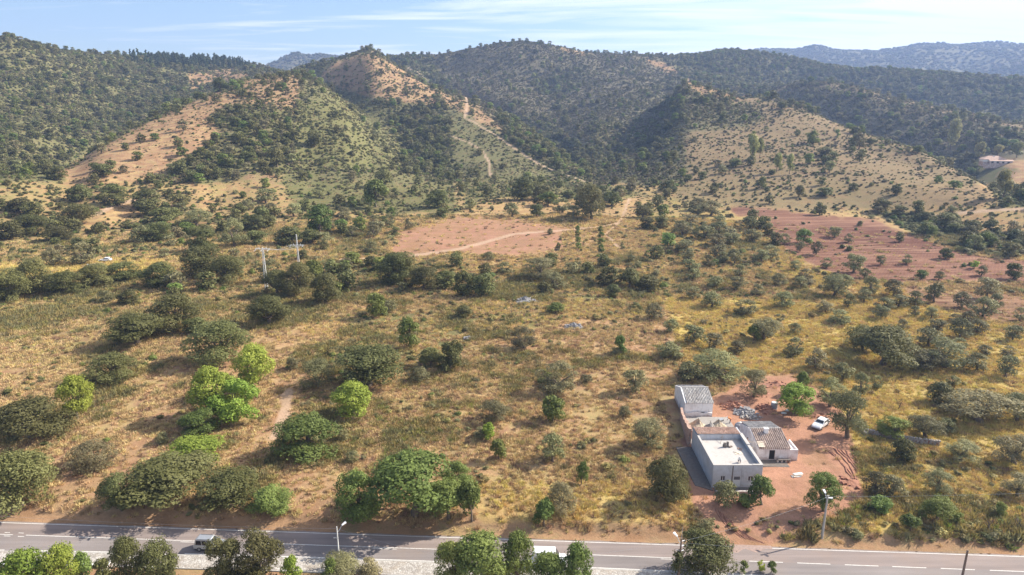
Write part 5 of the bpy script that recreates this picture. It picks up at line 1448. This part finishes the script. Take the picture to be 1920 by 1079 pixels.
# ridges thrown up by tyres and digger on the bare earth
rsf = np.random.RandomState(8); rg = MB()
for k in range(9):
    q = rsf.uniform(-3, 3); a = Vector(G(1542 + k * 9 + q, 836 + k * 2.0 + rsf.uniform(-6, 6))); m = Vector(G(1576 + k * 6.5 + q, 858 + k * 3.5)); c = Vector(G(1600 + k * 4 + q, 905 + rsf.uniform(-22, 14)))
    pts = [a * (1 - t) ** 2 + m * 2 * t * (1 - t) + c * t * t for t in np.linspace(0, 1, 12)]
    pts = [Vector((p.x + rsf.uniform(-.2, .2), p.y + rsf.uniform(-.2, .2), gz(p.x, p.y))) for p in pts]
    rg.tube([tuple(p) for p in pts], [.05] + [rsf.uniform(.05, .20) for _ in pts[1:-1]] + [.05], 6)
for k in range(7):
    a = Vector(G(1340 + k * 5, 950 + k * 4)); m = Vector(G(1352 + k * 6, 985 + k * 3)); c = Vector(G(1395 + k * 7, 1012 + k * 1.5))
    pts = [a * (1 - t) ** 2 + m * 2 * t * (1 - t) + c * t * t for t in np.linspace(0, 1, 12)]
    rg.tube([(p.x + rsf.uniform(-.08, .08), p.y, gz(p.x, p.y) - .03) for p in pts], [.03] + [rsf.uniform(.07, .15) for _ in pts[1:-1]] + [.03], 6)
rg.build('earth_ridges', M['earth'])['kind'] = 'structure'
# dry stone wall behind the parked car
def stone_wall(label, pts, h, seed):
    rs4 = np.random.RandomState(seed); r = thing('stone_wall', label, 'wall', pts[0]); core = MB(); st = MB()
    o0 = Vector(pts[0])
    for i in range(len(pts) - 1):
        a = Vector(pts[i]) - o0; c = Vector(pts[i + 1]) - o0; L = (c - a).length; d = (c - a) / L; nrm = Vector((-d.y, d.x, 0)).normalized()
        lo = [a - nrm * .2 - Vector((0, 0, .5)), c - nrm * .2 - Vector((0, 0, .5)), c + nrm * .2 - Vector((0, 0, .5)), a + nrm * .2 - Vector((0, 0, .5))]
        core.hexa(lo, [p + Vector((0, 0, .5 + h * .85)) for p in lo])
        k = int(L / .32)
        for j in range(k):
            for row in range(int(h / .22) + 1):
                p = a + d * (L * (j + rs4.rand()) / k) + Vector((0, 0, row * .22 + rs4.uniform(-.03, .05))); s_ = rs4.uniform(.12, .2)
                st.hexa([p + d * sx * s_ + nrm * sy * .29 - Vector((0, 0, .09)) for sx, sy in ((-1, -1), (1, -1), (1, 1), (-1, 1))],
                        [p + d * sx * s_ * .8 + nrm * sy * .25 + Vector((0, 0, .11)) for sx, sy in ((-1, -1), (1, -1), (1, 1), (-1, 1))])
    core.build('core', M['earth'], r); o = st.build('stones', M['stone'], r); o['kind'] = 'stuff'
    return r
def gl(*pp): return [tuple(G(*p)) for p in pp]
stone_wall('dark dry stone wall crossing the field right of the car', gl((1618, 812), (1660, 822), (1712, 830), (1760, 836)), .9, 3)
stone_wall('short dry stone wall left edge of the field below the car', gl((1608, 800), (1612, 806), (1622, 818)), .8, 4)

# ------------------------------------------------------------------ far house, meadow car
g0 = G(1868, 313) + Vector((0, 0, 2.0))
fh = thing('farm_house', 'long white farmhouse with pale orange roofs among trees at far right', 'house', (g0.x, g0.y, g0.z), -.25)
k_ = (g0.y * cP + (CAM_H - g0.z) * sP) / FPX     # metres per pixel there
Wd = 46 * k_; Dp = 20 * k_; hh = 8.5 * k_
def hip(b, x0, x1, y0, y1, z, h, ov=.5):
    x0 -= ov; x1 += ov; y0 -= ov; y1 += ov; ym = (y0 + y1) / 2; i = (y1 - y0) / 2
    A, B, C_, D_ = (x0, y0, z), (x1, y0, z), (x1, y1, z), (x0, y1, z); E, F_ = (x0 + i, ym, z + h), (x1 - i, ym, z + h)
    b.quad(A, B, F_, E).quad(B, C_, F_).quad(C_, D_, E, F_).quad(D_, A, E).quad(A, D_, C_, B)
b = MB().box(-Wd * .5, Wd * .30, 0, Dp, -2, hh); b.build('wall', M['white'], fh)
b = MB(); hip(b, -Wd * .5, Wd * .30, 0, Dp, hh, 4.6 * k_ * 1.3); b.build('roof', M['tile'], fh)
b = MB().box(-Wd * .30, Wd * .5, -Dp * .35, -.02, -2, hh * .72); b.build('porch_wall', M['white'], fh)
b = MB(); b.hexa([(-Wd * .33, -Dp * .42, hh * .74), (Wd * .54, -Dp * .42, hh * .74), (Wd * .54, -.03, hh * .96), (-Wd * .33, -.03, hh * .96)], [(-Wd * .33, -Dp * .42, hh * .78), (Wd * .54, -Dp * .42, hh * .78), (Wd * .54, -.03, hh), (-Wd * .33, -.03, hh)])
b.build('porch_roof', M['tile'], fh)
for k in range(4):
    xx = -Wd * .26 + k * Wd * .19
    w_ = MB().box(xx, xx + 1.5, -Dp * .35 - .06, -Dp * .35 - .01, hh * .25, hh * .6).build('window', M['dark'], fh)
    MB().box(xx - .1, xx + 1.6, -Dp * .35 - .12, -Dp * .35 - .065, hh * .18, hh * .24).build('sill', M['slab'], w_)
MB().box(-Wd * .1, -Wd * .1 + 1, Dp * .4, Dp * .4 + 1, hh, hh + 6 * k_).build('chimney', M['white'], fh)
MB().box(-Wd * .52, Wd * .55, -Dp * .5, -Dp * .36, -3, -.2).build('terrace', M['white2'], fh)

# ------------------------------------------------------------------ cars
def car(label, name, loc, rz, paint, L=4.1, Wc=1.68, Hc=1.5, style='hatch'):
    r = thing(name, label, 'van' if style == 'van' else 'car', loc, rz)
    h = L / 2; w = Wc / 2
    if style == 'van': low = [(-h, .35), (-h, .95), (h * .55, .98), (h * .92, .80), (h, .55), (h, .3)]; top = [(-h + .12, .97), (-h + .2, Hc), (h * .35, Hc), (h * .58, .98)]
    elif style == 'mpv': low = [(-h, .35), (-h - .02, .80), (-h + .06, .95), (h * .45, .98), (h * .88, .84), (h, .62), (h, .32)]; top = [(-h + .10, .95), (-h + .24, Hc - .05), (-h + .4, Hc), (h * .12, Hc - .01), (h * .52, .97)]
    else: low = [(-h, .35), (-h, .74), (-h + .12, .90), (h * .38, .92), (h * .80, .78), (h - .03, .60), (h, .35)]; top = [(-h + .20, .90), (-h + .55, Hc - .10), (-h + .95, Hc), (h * .02, Hc - .02), (h * .44, .91)]
    b = MB()
    def prism(prof, w0, w1, zb, zt):
        n = len(prof); base = len(b.v)
        def ww(z): return w0 + (w1 - w0) * (z - zb) / (zt - zb)
        b.v.extend([(x, -ww(z), z) for x, z in prof] + [(x, ww(z), z) for x, z in prof])
        b.f.append(tuple(range(base, base + n))); b.f.append(tuple(range(base + 2 * n - 1, base + n - 1, -1)))
        for i in range(n): b.f.append((base + i, base + (i + 1) % n, base + n + (i + 1) % n, base + n + i))
    prism(low, w * .97, w, .3, .95)
    b.build('body', paint, r, bevel=.05, smooth=False)
    b = MB(); prism(top, w * .97, w * .76, .95, Hc)
    b.build('cabin', paint, r, bevel=.04)
    def wz(z): return w * .97 + (w * .76 - w * .97) * (z - .95) / (Hc - .95)
    xr, xf = top[0][0], top[-1][0]; zt = Hc - .10; zb = 1.0
    def edge(i, j, z): # x on the profile edge at height z
        (x0, z0), (x1, z1) = top[i], top[j]; return x0 + (x1 - x0) * (z - z0) / (z1 - z0)
    e = .012
    xfb, xft = edge(-1, -2, zb), edge(-1, -2, zt); xrb, xrt = edge(0, 1, zb), edge(0, 1, min(zt, top[1][1]))
    g_ = MB(); nx = e
    g_.quad((xfb + nx, -wz(zb) * .9, zb + e), (xfb + nx, wz(zb) * .9, zb + e), (xft + nx, wz(zt) * .88, zt + e), (xft + nx, -wz(zt) * .88, zt + e))
    g_.build('windscreen', M['carglass'], r)
    if style != 'van' or True:
        ztr = min(zt, top[1][1] - .02)
        MB().quad((xrb - nx, -wz(zb) * .85, zb + .04), (xrb - nx, wz(zb) * .85, zb + .04), (edge(0, 1, ztr) - nx, wz(ztr) * .85, ztr), (edge(0, 1, ztr) - nx, -wz(ztr) * .85, ztr)).build('rear_window', M['carglass'], r)
    cuts = [.0, .36, .68, 1.0] if style != 'hatch' else [.0, .12, .55, 1.0]
    for s_ in (-1, 1):
        a0, a1 = xrb + .16, xfb - .14; t0, t1 = xrt + .18, xft - .08
        for q in range(3 if style != 'van' else 3):
            if style == 'van' and q < 2: continue
            u0, u1 = cuts[q] + .02, cuts[q + 1] - .02
            P = lambda u, z: (a0 + (a1 - a0) * u + ((t0 + (t1 - t0) * u) - (a0 + (a1 - a0) * u)) * (z - zb) / (zt - zb), s_ * (wz(z) + e), z)
            MB().quad(P(u0, zb), P(u1, zb), P(u1, zt - .05), P(u0, zt - .05)).build('side_window', M['carglass'], r)
        for xw in (-h * .62, h * .62):
            wh = MB().tube([(xw, s_ * (w - .20), .31), (xw, s_ * (w + .015), .31)], .31, 20).build('wheel', M['rubber'], r)
            MB().tube([(xw, s_ * (w + .016), .31), (xw, s_ * (w + .03), .31)], .19, 14).build('rim', M['rim'], wh)
        MB().box(h - .10, h + .012, min(s_ * w * .55, s_ * w * .92), max(s_ * w * .55, s_ * w * .92), .60, .73).build('headlight', M['head_l'], r, bevel=.02)
        MB().box(-h - .014, -h + .06, min(s_ * w * .72, s_ * w * .95), max(s_ * w * .72, s_ * w * .95), .62, .85).build('tail_light', M['red_l'], r)
        MB().box(xfb - .28, xfb - .12, min(s_ * (w + .02), s_ * (w + .17)), max(s_ * (w + .02), s_ * (w + .17)), .96, 1.08).build('mirror', paint, r, bevel=.02)
    MB().box(h - .03, h + .04, -w * .9, w * .9, .26, .48).build('bumper', paint if style == 'mpv' else M['sack'], r, bevel=.03)
    MB().box(-h - .05, -h + .03, -w * .9, w * .9, .28, .50).build('bumper', paint if style == 'mpv' else M['sack'], r, bevel=.03)
    MB().box(-h + .2, h - .2, -w * .85, w * .85, .18, .34).build('underbody', M['rubber'], r)
    if style == 'mpv':
        for s_ in (-1, 1): MB().tube([(-h + .5, s_ * w * .68, Hc + .03), (h * .05, s_ * w * .68, Hc + .03)], .018, 6).build('roof_rail', M['rubber'], r)
    return r
sl = math.atan(-.0575)
x_ = (403 - 960) * .0745
car('silver boxy estate car driving along the near lane behind a roadside oak', 'estate_car', (-41.6, road_s(-41.6) + 1.35, 0.0), sl, M['cars'], 4.15, 1.68, 1.72, 'mpv')
xv = xat(1030, lambda x: road_s(x))
car('white van mostly hidden by trees at the bottom edge', 'white_van', (xv, road_s(xv) + .6, 0.0), sl, M['carw'], 4.6, 1.85, 2.05, 'van')
gr, gf = G(1549, 792), G(1527, 808)
ang = math.atan2(gf.y - gr.y, gf.x - gr.x)
cm_ = (gr + gf) / 2
pc = car('white hatchback parked nose downhill on the red earth beside olives', 'white_hatchback', (cm_.x, cm_.y, gz(cm_.x, cm_.y) + .05), ang, M['carw'], 4.1, 1.7, 1.42)
g0 = G(198, 491)
car('small white car standing in the pale left meadow', 'meadow_car', (g0.x, g0.y, g0.z + .1), math.pi + .1, M['carw'], 4.0, 1.65, 1.45)
g0 = G(171, 500)
r = thing('feed_trough', 'small pale trough beside a tree in the left meadow', 'trough', (g0.x, g0.y, g0.z + .05), .2)
MB().hexa([(-.9, -.4, .1), (.9, -.4, .1), (.9, .4, .1), (-.9, .4, .1)], [(-1.2, -.6, .8), (1.2, -.6, .8), (1.2, .6, .8), (-1.2, .6, .8)]).build('basin', M['tarp'], r)
MB().box(-1.0, 1.0, -.45, .45, .805, .83).build('fill', M['dark'], r)
for s_ in (-.7, .7): MB().box(s_ - .1, s_ + .1, -.4, .4, -.2, .1).build('foot', M['conc'], r)

# ------------------------------------------------------------------ poles, lamps, wires
def lamp_head(parent, c, d, s=1.0):
    d = Vector(d).normalized(); c = Vector(c); n = Vector((-d.y, d.x, 0)).normalized()
    lo = [c + n * .10 * s, c - n * .10 * s, c + d * .62 * s - n * .17 * s, c + d * .62 * s + n * .17 * s]
    o = MB().hexa([p - Vector((0, 0, .07 * s)) for p in lo], [p * 1.0 + Vector((0, 0, .07 * s)) for p in lo]).build('lamp_head', M['lampw'], parent, bevel=.02)
    return o
def lit_pole(label, px, py, toppy, arm, mat, r0, r1, cross=True, extra=None, group='lamp poles along the road'):
    g = G(px, py); top = zpy(g.x, g.y, toppy) - g.z
    r = thing('lamp_pole', label, 'lamp pole', (g.x, g.y, g.z), 0, group)
    MB().tube([(0, 0, -.3), (0, 0, top * .5), (0, 0, top)], [r0, (r0 + r1) / 2, r1], 10).build('pole', mat, r)
    a = Vector(arm)
    MB().tube([(0, 0, top - .9), tuple(a * .55 + Vector((0, 0, top - .55))), tuple(a + Vector((0, 0, top - .1)))], .04, 6).build('arm', M['steel'], r)
    lamp_head(r, a + Vector((0, 0, top - .08)), (a.x, a.y, .25))
    if cross: MB().box(-.55, .12, -.04, .04, top - 1.75, top - 1.67).build('bracket', M['steel'], r)
    return r, g, top
lp1 = lit_pole('thin pale lamp pole on the pavement left of centre', 637, 1060, 988, (.55, .45, 0), M['whitepole'], .11, .06)
lp2 = lit_pole('dark lamp pole with insulators left of the bushy roadside tree', 1271, 1098, 1010, (-.40, .55, 0), M['wood'], .17, .10)
lp3 = lit_pole('concrete lamp pole at the field edge right of the drive', 1541, 1009, 929, (-.05, .6, 0), M['concpole'], .19, .10, False)
lp4 = lit_pole('lamp pole sunk in the big tree crown at bottom centre', 905, 1122, 1049, (-.55, .40, 0), M['concpole'], .12, .07, False)
r, g, top = lp2
MB().tube([(0, 0, top), (.05, 0, top + 1.6)], .03, 6).build('mast', M['steel'], r)
for k in range(3): MB().tube([(.08, 0, top - .4 - k * .7), (.42, .1, top - .35 - k * .7)], .06, 8).build('insulator', M['lampw'], r)
MB().tube([(-.5 + .35 * math.cos(t) , 0, top - 1.8 + .3 * math.sin(t)) for t in np.linspace(0, 6.2, 14)], .025, 5).build('cable_coil', M['wood'], r)
V, Fq = cards(np.stack([rs.normal(scale=.28, size=420) - .25, rs.normal(scale=.28, size=420), rs.uniform(top * .35, top * .72, 420)], 1), unit(rs.normal(size=(420, 3))), .22, rs)
o = bpy.data.objects.new('climbing_ivy', mesh_from('climbing_ivy', V, Fq, [LEAF['oak']], tone=rs.rand(len(V)))); COL.objects.link(o); o.location = g
tag(o, 'dark ivy climbing the lamp pole beside the bushy roadside tree', 'ivy')
r, g, top = lp3
lamp_head(r, (.05, -.1, top - .35), (.8, -.4, .2), .9)
for k in range(2): MB().tube([(-.3, .1, top - .15 - k * .3), (.3, .1, top - .15 - k * .3)], .04, 6).build('crossarm', M['steel'], r)
g4 = G(1800, 1102); t4 = zpy(g4.x, g4.y, 1032) - g4.z
r = thing('wooden_pole', 'plain brown wooden pole rising over the road at bottom right', 'pole', g4)
MB().tube([(0, 0, -.3), (0, 0, t4)], [.17, .12], 10).build('shaft', M['wood'], r)
MB().tube([(-.12, 0, t4 - .2), (.2, 0, t4 - .2)], .04, 6).build('hook', M['steel'], r)
def pylon(label, px, py, toppy, armpy, span, tw, mast=0):
    g = G(px, py); top = zpy(g.x, g.y, toppy) - g.z; az_ = zpy(g.x, g.y, armpy) - g.z
    r = thing('power_pylon', label, 'pylon', g, 0, 'power pylons over the left grove')
    for s_ in (-1, 1): MB().tube([(s_ * tw * 1.5, 0, -.5), (s_ * tw * .6, 0, max(top, az_))], [.17, .10], 6).build('leg', M['whitepole'], r)
    b = MB()
    for k in range(7):
        z_ = az_ * (k + .5) / 7; b.box(-tw * 1.2, tw * 1.2, -.05, .05, z_, z_ + .1)
    b.build('rungs', M['whitepole'], r)
    MB().box(-span, span, -.09, .09, az_ - .1, az_ + .1).build('crossarm', M['whitepole'], r)
    for k in (-1, 0, 1):
        MB().tube([(k * span * .9, -.1, az_ - .1), (k * span * .9 - .5, -.5, az_ - .65)], .09, 6).build('insulator', M['lampw'], r)
        MB().tube([(k * span * .5, 0, az_ + .1), (k * span * .5, 0, az_ + .55)], .07, 6).build('insulator', M['lampw'], r)
    MB().tube([(-span * .6, 0, az_), (0, 0, az_ - 1.2), (span * .6, 0, az_)], .05, 6).build('brace', M['steel'], r)
    return g, az_, top
pa = pylon('nearer white concrete power pylon in the left grove', 500, 543, 466, 467, 2.2, .28)
pb = pylon('farther thin power pylon with crossarm below its top', 560, 494, 440, 460, 2.4, .16)
def wire(label, a, c, sag, rad=.009):
    a = Vector(a); c = Vector(c); pts = []
    for i in range(13):
        t = i / 12; p = a.lerp(c, t); p.z -= sag * 4 * t * (1 - t); pts.append(p)
    return tag(MB().tube(pts, rad, 4).build('overhead_wire', M['steel']), label, 'wire', 'overhead wires')
for k, w_ in ((-1, 'left'), (0, 'middle'), (1, 'right')):
    wire(w_ + ' wire hung between the two pylons', pa[0] + Vector((k * 2.0, 0, pa[1] + .3)), pb[0] + Vector((k * 2.1, 0, pb[1] + .2)), 1.2, .045)
def ptop(lp, dz=0): return lp[1] + Vector((0, 0, lp[2] + dz))
wire('long wire over the road from pale lamp pole to centre', ptop(lp1, -.3), ptop(lp4, -.3), .5)
wire('wire over the road from centre pole to dark lamp pole', ptop(lp4, -.3), ptop(lp2, -.4), .6)
wire('wire crossing the red drive from dark pole to concrete pole', ptop(lp2, -.4), ptop(lp3, -.3), .5)
wire('wire over the road leaving toward the brown wooden pole', ptop(lp2, -.6), g4 + Vector((0, 0, t4 - .2)), .6)
wire('wire leaving the concrete pole to the right', ptop(lp3, -.2), (95, 84.5, 8.0), .5)
wire('wire leaving the pale lamp pole to the left', ptop(lp1, -.3), (-85, 80.5, 7.0), .6)
g0 = G(299, 1040); sz = zpy(g0.x, g0.y, 1024.5) - g0.z
r = thing('round_road_sign', 'round white road sign seen edge on at the near kerb', 'road sign', (g0.x, g0.y, g0.z), 0)
MB().tube([(0, 0, -.2), (0, 0, sz + .2)], .035, 8).build('post', M['steel'], r)
MB().disc((.05, -.05, sz), (.9, -.42, 0), .40, .025, 24).build('sign_plate', M['signw'], r)

# garden walls below the pavement
a_, c_ = G(208, 1064), G(180, 1110)
def strip_wall(label, p, q, h, th, mat, cap=True, name='garden_wall'):
    p = Vector(p[:2]); q = Vector(q[:2]); d = (q - p); L = d.length; r = thing(name, label, 'wall', (p.x, p.y, -.3), math.atan2(d.y, d.x))
    MB().box(0, L, -th / 2, th / 2, -.3, h + .3).build('wall_body', mat, r)
    if cap: MB().box(-.04, L + .04, -th / 2 - .05, th / 2 + .05, h + .3, h + .37).build('coping', M['lampw'], r)
    return r
strip_wall('white garden wall running off the bottom edge at left', a_, c_, .9, .25, M['white'])
p_ = G(204, 1063); q_ = G(-30, 1062)
strip_wall('low grey wall along the pavement at lower left', (p_.x - .3, p_.y - .1), (q_.x, q_.y), .35, .2, M['conc'])
for k, pxs in enumerate((1395,)): pass

# ------------------------------------------------------------------ people
def person(label, loc, rz, J, cols, hair='hair'):
    """J: joint -> (position, radius); bones link them. One skinned body mesh, coloured by limb."""
    bones = [('pelvis','waist'),('waist','chest'),('chest','neck'),('neck','head'),('head','crown')]
    for s in 'lr':
        bones += [('chest', s+'sho'), (s+'sho', s+'elb'), (s+'elb', s+'wri'), (s+'wri', s+'palm'), ('pelvis', s+'hip'), (s+'hip', s+'kne'), (s+'kne', s+'ank'), (s+'ank', s+'toe')]
    J = dict(J)
    for s in 'lr':
        w = Vector(J[s+'wri'][0]); e = Vector(J[s+'elb'][0]); d = (w - e).normalized()
        sd = d.cross(Vector((0, 0, 1))); sd = sd.normalized() if sd.length > .1 else Vector((0, 1, 0))
        J[s+'palm'] = (tuple(w + d * .07), .036)
        for k in range(5):
            off = (k - 1.8) * .021; ln = (.055, .075, .08, .073, .055)[k]
            q = w + d * .10 + sd * off
            if k == 0: q = w + d * .05 - sd * .05; 
            J[s+'f%d' % k] = (tuple(q), .011); J[s+'g%d' % k] = (tuple(q + d * ln * .6 - Vector((0, 0, .015))), .009); J[s+'h%d' % k] = (tuple(q + d * ln - Vector((0, 0, .035))), .008)
            bones += [(s+'palm', s+'f%d' % k), (s+'f%d' % k, s+'g%d' % k), (s+'g%d' % k, s+'h%d' % k)]
    names = list(J); ix = {n: i for i, n in enumerate(names)}
    me = bpy.data.meshes.new('person_skin'); me.from_pydata([J[n][0] for n in names], [(ix[a], ix[c]) for a, c in bones], [])
    tmp = bpy.data.objects.new('tmp_skin', me); COL.objects.link(tmp)
    tmp.modifiers.new('s', 'SKIN'); sk = me.skin_vertices[0].data
    for n in names: sk[ix[n]].radius = (J[n][1], J[n][1])
    for n in names: sk[ix[n]].use_root = (n == 'pelvis')
    sb = tmp.modifiers.new('u', 'SUBSURF'); sb.levels = 1; sb.render_levels = 1
    dg = bpy.context.evaluated_depsgraph_get()
    body = bpy.data.meshes.new_from_object(tmp.evaluated_get(dg)); body.name = 'body'
    bpy.data.objects.remove(tmp)
    body.materials.clear()
    for m in ('skin', cols[0], cols[1], 'brown'): body.materials.append(M[m])
    reg = {}
    for a, c in bones:
        k = 0
        if c in ('waist', 'chest') or c[1:] in ('sho', 'elb'): k = 1
        if c[1:] in ('hip', 'kne', 'ank'): k = 2
        if c[1:] == 'toe': k = 3
        reg[(a, c)] = k
    for p in body.polygons:
        best = 9; bk = 0; cc = p.center
        for (a, c), k in reg.items():
            A = Vector(J[a][0]); B = Vector(J[c][0]); v = B - A
            t = max(0, min(1, (cc - A).dot(v) / v.length_squared)); d = (cc - A - v * t).length - (J[a][1] + (J[c][1] - J[a][1]) * t)
            if d < best: best = d; bk = k
        p.material_index = bk; p.use_smooth = True
    r = thing('person', label, 'person', loc, rz, 'builders at work on the houses')
    o = bpy.data.objects.new('body', body); COL.objects.link(o); o.parent = r
    hd = Vector(J['crown'][0]); hh_ = Vector(J['head'][0])
    V = []
    for i in range(6):
        for j in range(12):
            a = 2 * math.pi * j / 12; t = math.pi * .55 * i / 5
            V.append((.112 * math.sin(t) * math.cos(a), .112 * math.sin(t) * math.sin(a), .115 * math.cos(t)))
    b = MB(); b.v = V; b.f = [(i * 12 + j, i * 12 + (j + 1) % 12, (i + 1) * 12 + (j + 1) % 12, (i + 1) * 12 + j) for i in range(5) for j in range(12)]
    up = (hd - Vector(J['neck'][0])).normalized(); c = hd - up * .02
    q = up.to_track_quat('Z', 'Y')
    ho = b.build('cap' if hair == 'lampw' else 'hair', M[hair], r, smooth=True, loc=tuple(c)); ho.rotation_euler = q.to_euler()
    fw = q @ Vector((1, 0, 0))
    f = MB()
    for s_ in (-1, 1): f.box(*(lambda p: (p.x - .008, p.x + .008, p.y - .012, p.y + .012, p.z - .008, p.z + .008))(hh_ + up * .03 + fw * .093 + Vector((0, s_ * .035, 0))))
    f.build('eyes', M['hair'], r)
    p = hh_ + fw * .10; MB().hexa([p + Vector((-.01, -.015, -.02)), p + Vector((.02, 0, -.02)), p + Vector((.02, .002, -.02)), p + Vector((-.01, .015, -.02))], [p + Vector((-.01, -.006, .03)), p + Vector((.0, 0, .03)), p + Vector((.0, .001, .03)), p + Vector((-.01, .006, .03))]).build('nose', M['skin'], r)
    return r
stand = {'pelvis': ((0, 0, .95), .15), 'waist': ((.01, 0, 1.12), .14), 'chest': ((.02, 0, 1.36), .17), 'neck': ((.03, 0, 1.52), .06), 'head': ((.05, 0, 1.62), .10), 'crown': ((.05, 0, 1.70), .09),
 'lsho': ((.02, .19, 1.42), .065), 'lelb': ((.10, .27, 1.17), .046), 'lwri': ((.30, .20, 1.10), .030), 'rsho': ((.02, -.19, 1.42), .065), 'relb': ((.10, -.27, 1.17), .046), 'rwri': ((.32, -.16, 1.14), .030),
 'lhip': ((0, .10, .88), .105), 'lkne': ((.03, .13, .48), .066), 'lank': ((-.02, .15, .09), .042), 'ltoe': ((.17, .17, .04), .034), 'rhip': ((0, -.10, .88), .105), 'rkne': ((.05, -.12, .48), .066), 'rank': ((.03, -.14, .09), .042), 'rtoe': ((.22, -.15, .04), .034)}
bend = {'pelvis': ((-.12, 0, .90), .15), 'waist': ((.03, 0, 1.02), .14), 'chest': ((.28, 0, 1.10), .17), 'neck': ((.43, 0, 1.12), .06), 'head': ((.53, 0, 1.11), .10), 'crown': ((.61, 0, 1.14), .09),
 'lsho': ((.32, .19, 1.10), .065), 'lelb': ((.38, .22, .82), .046), 'lwri': ((.50, .14, .60), .030), 'rsho': ((.32, -.19, 1.10), .065), 'relb': ((.40, -.22, .82), .046), 'rwri': ((.52, -.12, .62), .030),
 'lhip': ((-.12, .10, .84), .105), 'lkne': ((.02, .14, .46), .066), 'lank': ((-.06, .16, .09), .042), 'ltoe': ((.13, .18, .04), .034), 'rhip': ((-.12, -.10, .84), .105), 'rkne': ((.04, -.13, .46), .066), 'rank': ((-.02, -.15, .09), .042), 'rtoe': ((.18, -.16, .04), .034)}
crouch = {'pelvis': ((-.10, 0, .36), .15), 'waist': ((.0, 0, .52), .14), 'chest': ((.12, 0, .74), .17), 'neck': ((.19, 0, .89), .06), 'head': ((.24, 0, .98), .10), 'crown': ((.26, 0, 1.06), .09),
 'lsho': ((.13, .19, .79), .065), 'lelb': ((.28, .24, .56), .046), 'lwri': ((.46, .16, .42), .030), 'rsho': ((.13, -.19, .79), .065), 'relb': ((.28, -.24, .56), .046), 'rwri': ((.46, -.14, .40), .030),
 'lhip': ((-.08, .11, .34), .105), 'lkne': ((.28, .20, .46), .066), 'lank': ((.06, .18, .09), .042), 'ltoe': ((.25, .20, .04), .034), 'rhip': ((-.08, -.11, .34), .105), 'rkne': ((.28, -.20, .40), .066), 'rank': ((.05, -.17, .09), .042), 'rtoe': ((.24, -.18, .04), .034)}
xp, yp = at_z(1387, 867, 4.3)
person('person in white top and navy trousers crouching at the front parapet', (xp, max(yp, FY0 + .55), 4.28), -2.2, crouch, ('shirt_w', 'navy'), 'lampw')
xp, yp = at_z(1369, 790, 1.9)
person('person in orange bending over work in the sandy yard', (xp, yp, YZ + .04), 2.6, bend, ('orange', 'navy'), 'lampw')
person('dark haired person in brown holding a long pole between the houses', (39.75, 104.3, 3.05), -.3, stand, ('brown', 'shirt_w'))
r = thing('scaffold_platform', 'small trestle platform squeezed between the two houses', 'platform', (40.15, 104.3, gz(40.15, 104.3)), 0)
pz = 3.05 - gz(40.15, 104.3)
for k in range(3): MB().box(-.75, .75, -.45 + k * .31, -.17 + k * .31, pz - .06, pz - .005).build('plank', M['board'], r)
for sx, sy in ((-.6, -.4), (.6, -.4), (-.6, .4), (.6, .4)): MB().tube([(sx, sy, -.1), (sx * .9, sy, pz - .06)], .035, 6).build('leg', M['steel'], r)
tag(MB().tube([(39.9, 104.1, 4.05), (43.0, 103.75, 4.15)], .035, 6).build('long_pole', M['board']), 'long pale pole held out over the brown ribbed roof', 'pole')

# ------------------------------------------------------------------ fallen and bare branches
def snag(label, px, py, h, seed):
    g = G(px, py); rs5 = np.random.RandomState(seed); b = MB()
    b.tube([(0, 0, -.2), (rs5.uniform(-.3, .3), rs5.uniform(-.2, .2), h * .55), (rs5.uniform(-.6, .6), rs5.uniform(-.4, .4), h)], [.13, .09, .03], 7)
    for k in range(6):
        z_ = rs5.uniform(.35, .9) * h; a = rs5.uniform(0, 6.28); l = rs5.uniform(.35, .9)
        b.tube([(0, 0, z_), (l * .6 * math.cos(a), l * .6 * math.sin(a), z_ + .3), (l * math.cos(a), l * math.sin(a), z_ + .7)], [.05, .035, .012], 5)
    return tag(b.build('bare_snag', BARK, loc=g), label, 'dead tree', 'bare snags on the right bank')
snag('bare forked snag on the bank near the right edge', 1853, 994, 1.6, 3)
snag('thin bare snag farther right on the bank', 1906, 990, 1.3, 4)
snag('leafless little tree in the yellow field right', 1684, 768, 2.0, 6)
snag('leafless shrub standing between the two orchard rows and bank', 1180, 585, 2.2, 8)

# ------------------------------------------------------------------ haze
hb = MB().box(-4700, 4700, -400, 5600, -12, 620)
hm = bpy.data.materials.new('thin_haze'); hm.use_nodes = True; hn = hm.node_tree.nodes; hn.clear()
ho_ = hn.new('ShaderNodeOutputMaterial'); hv = hn.new('ShaderNodeVolumePrincipled')
hv.inputs['Color'].default_value = (.40, .57, .98, 1); hv.inputs['Density'].default_value = .00016; hv.inputs['Anisotropy'].default_value = .2
hm.node_tree.links.new(hv.outputs[0], ho_.inputs['Volume'])
hz_ = hb.build('haze', hm); hz_['kind'] = 'stuff'
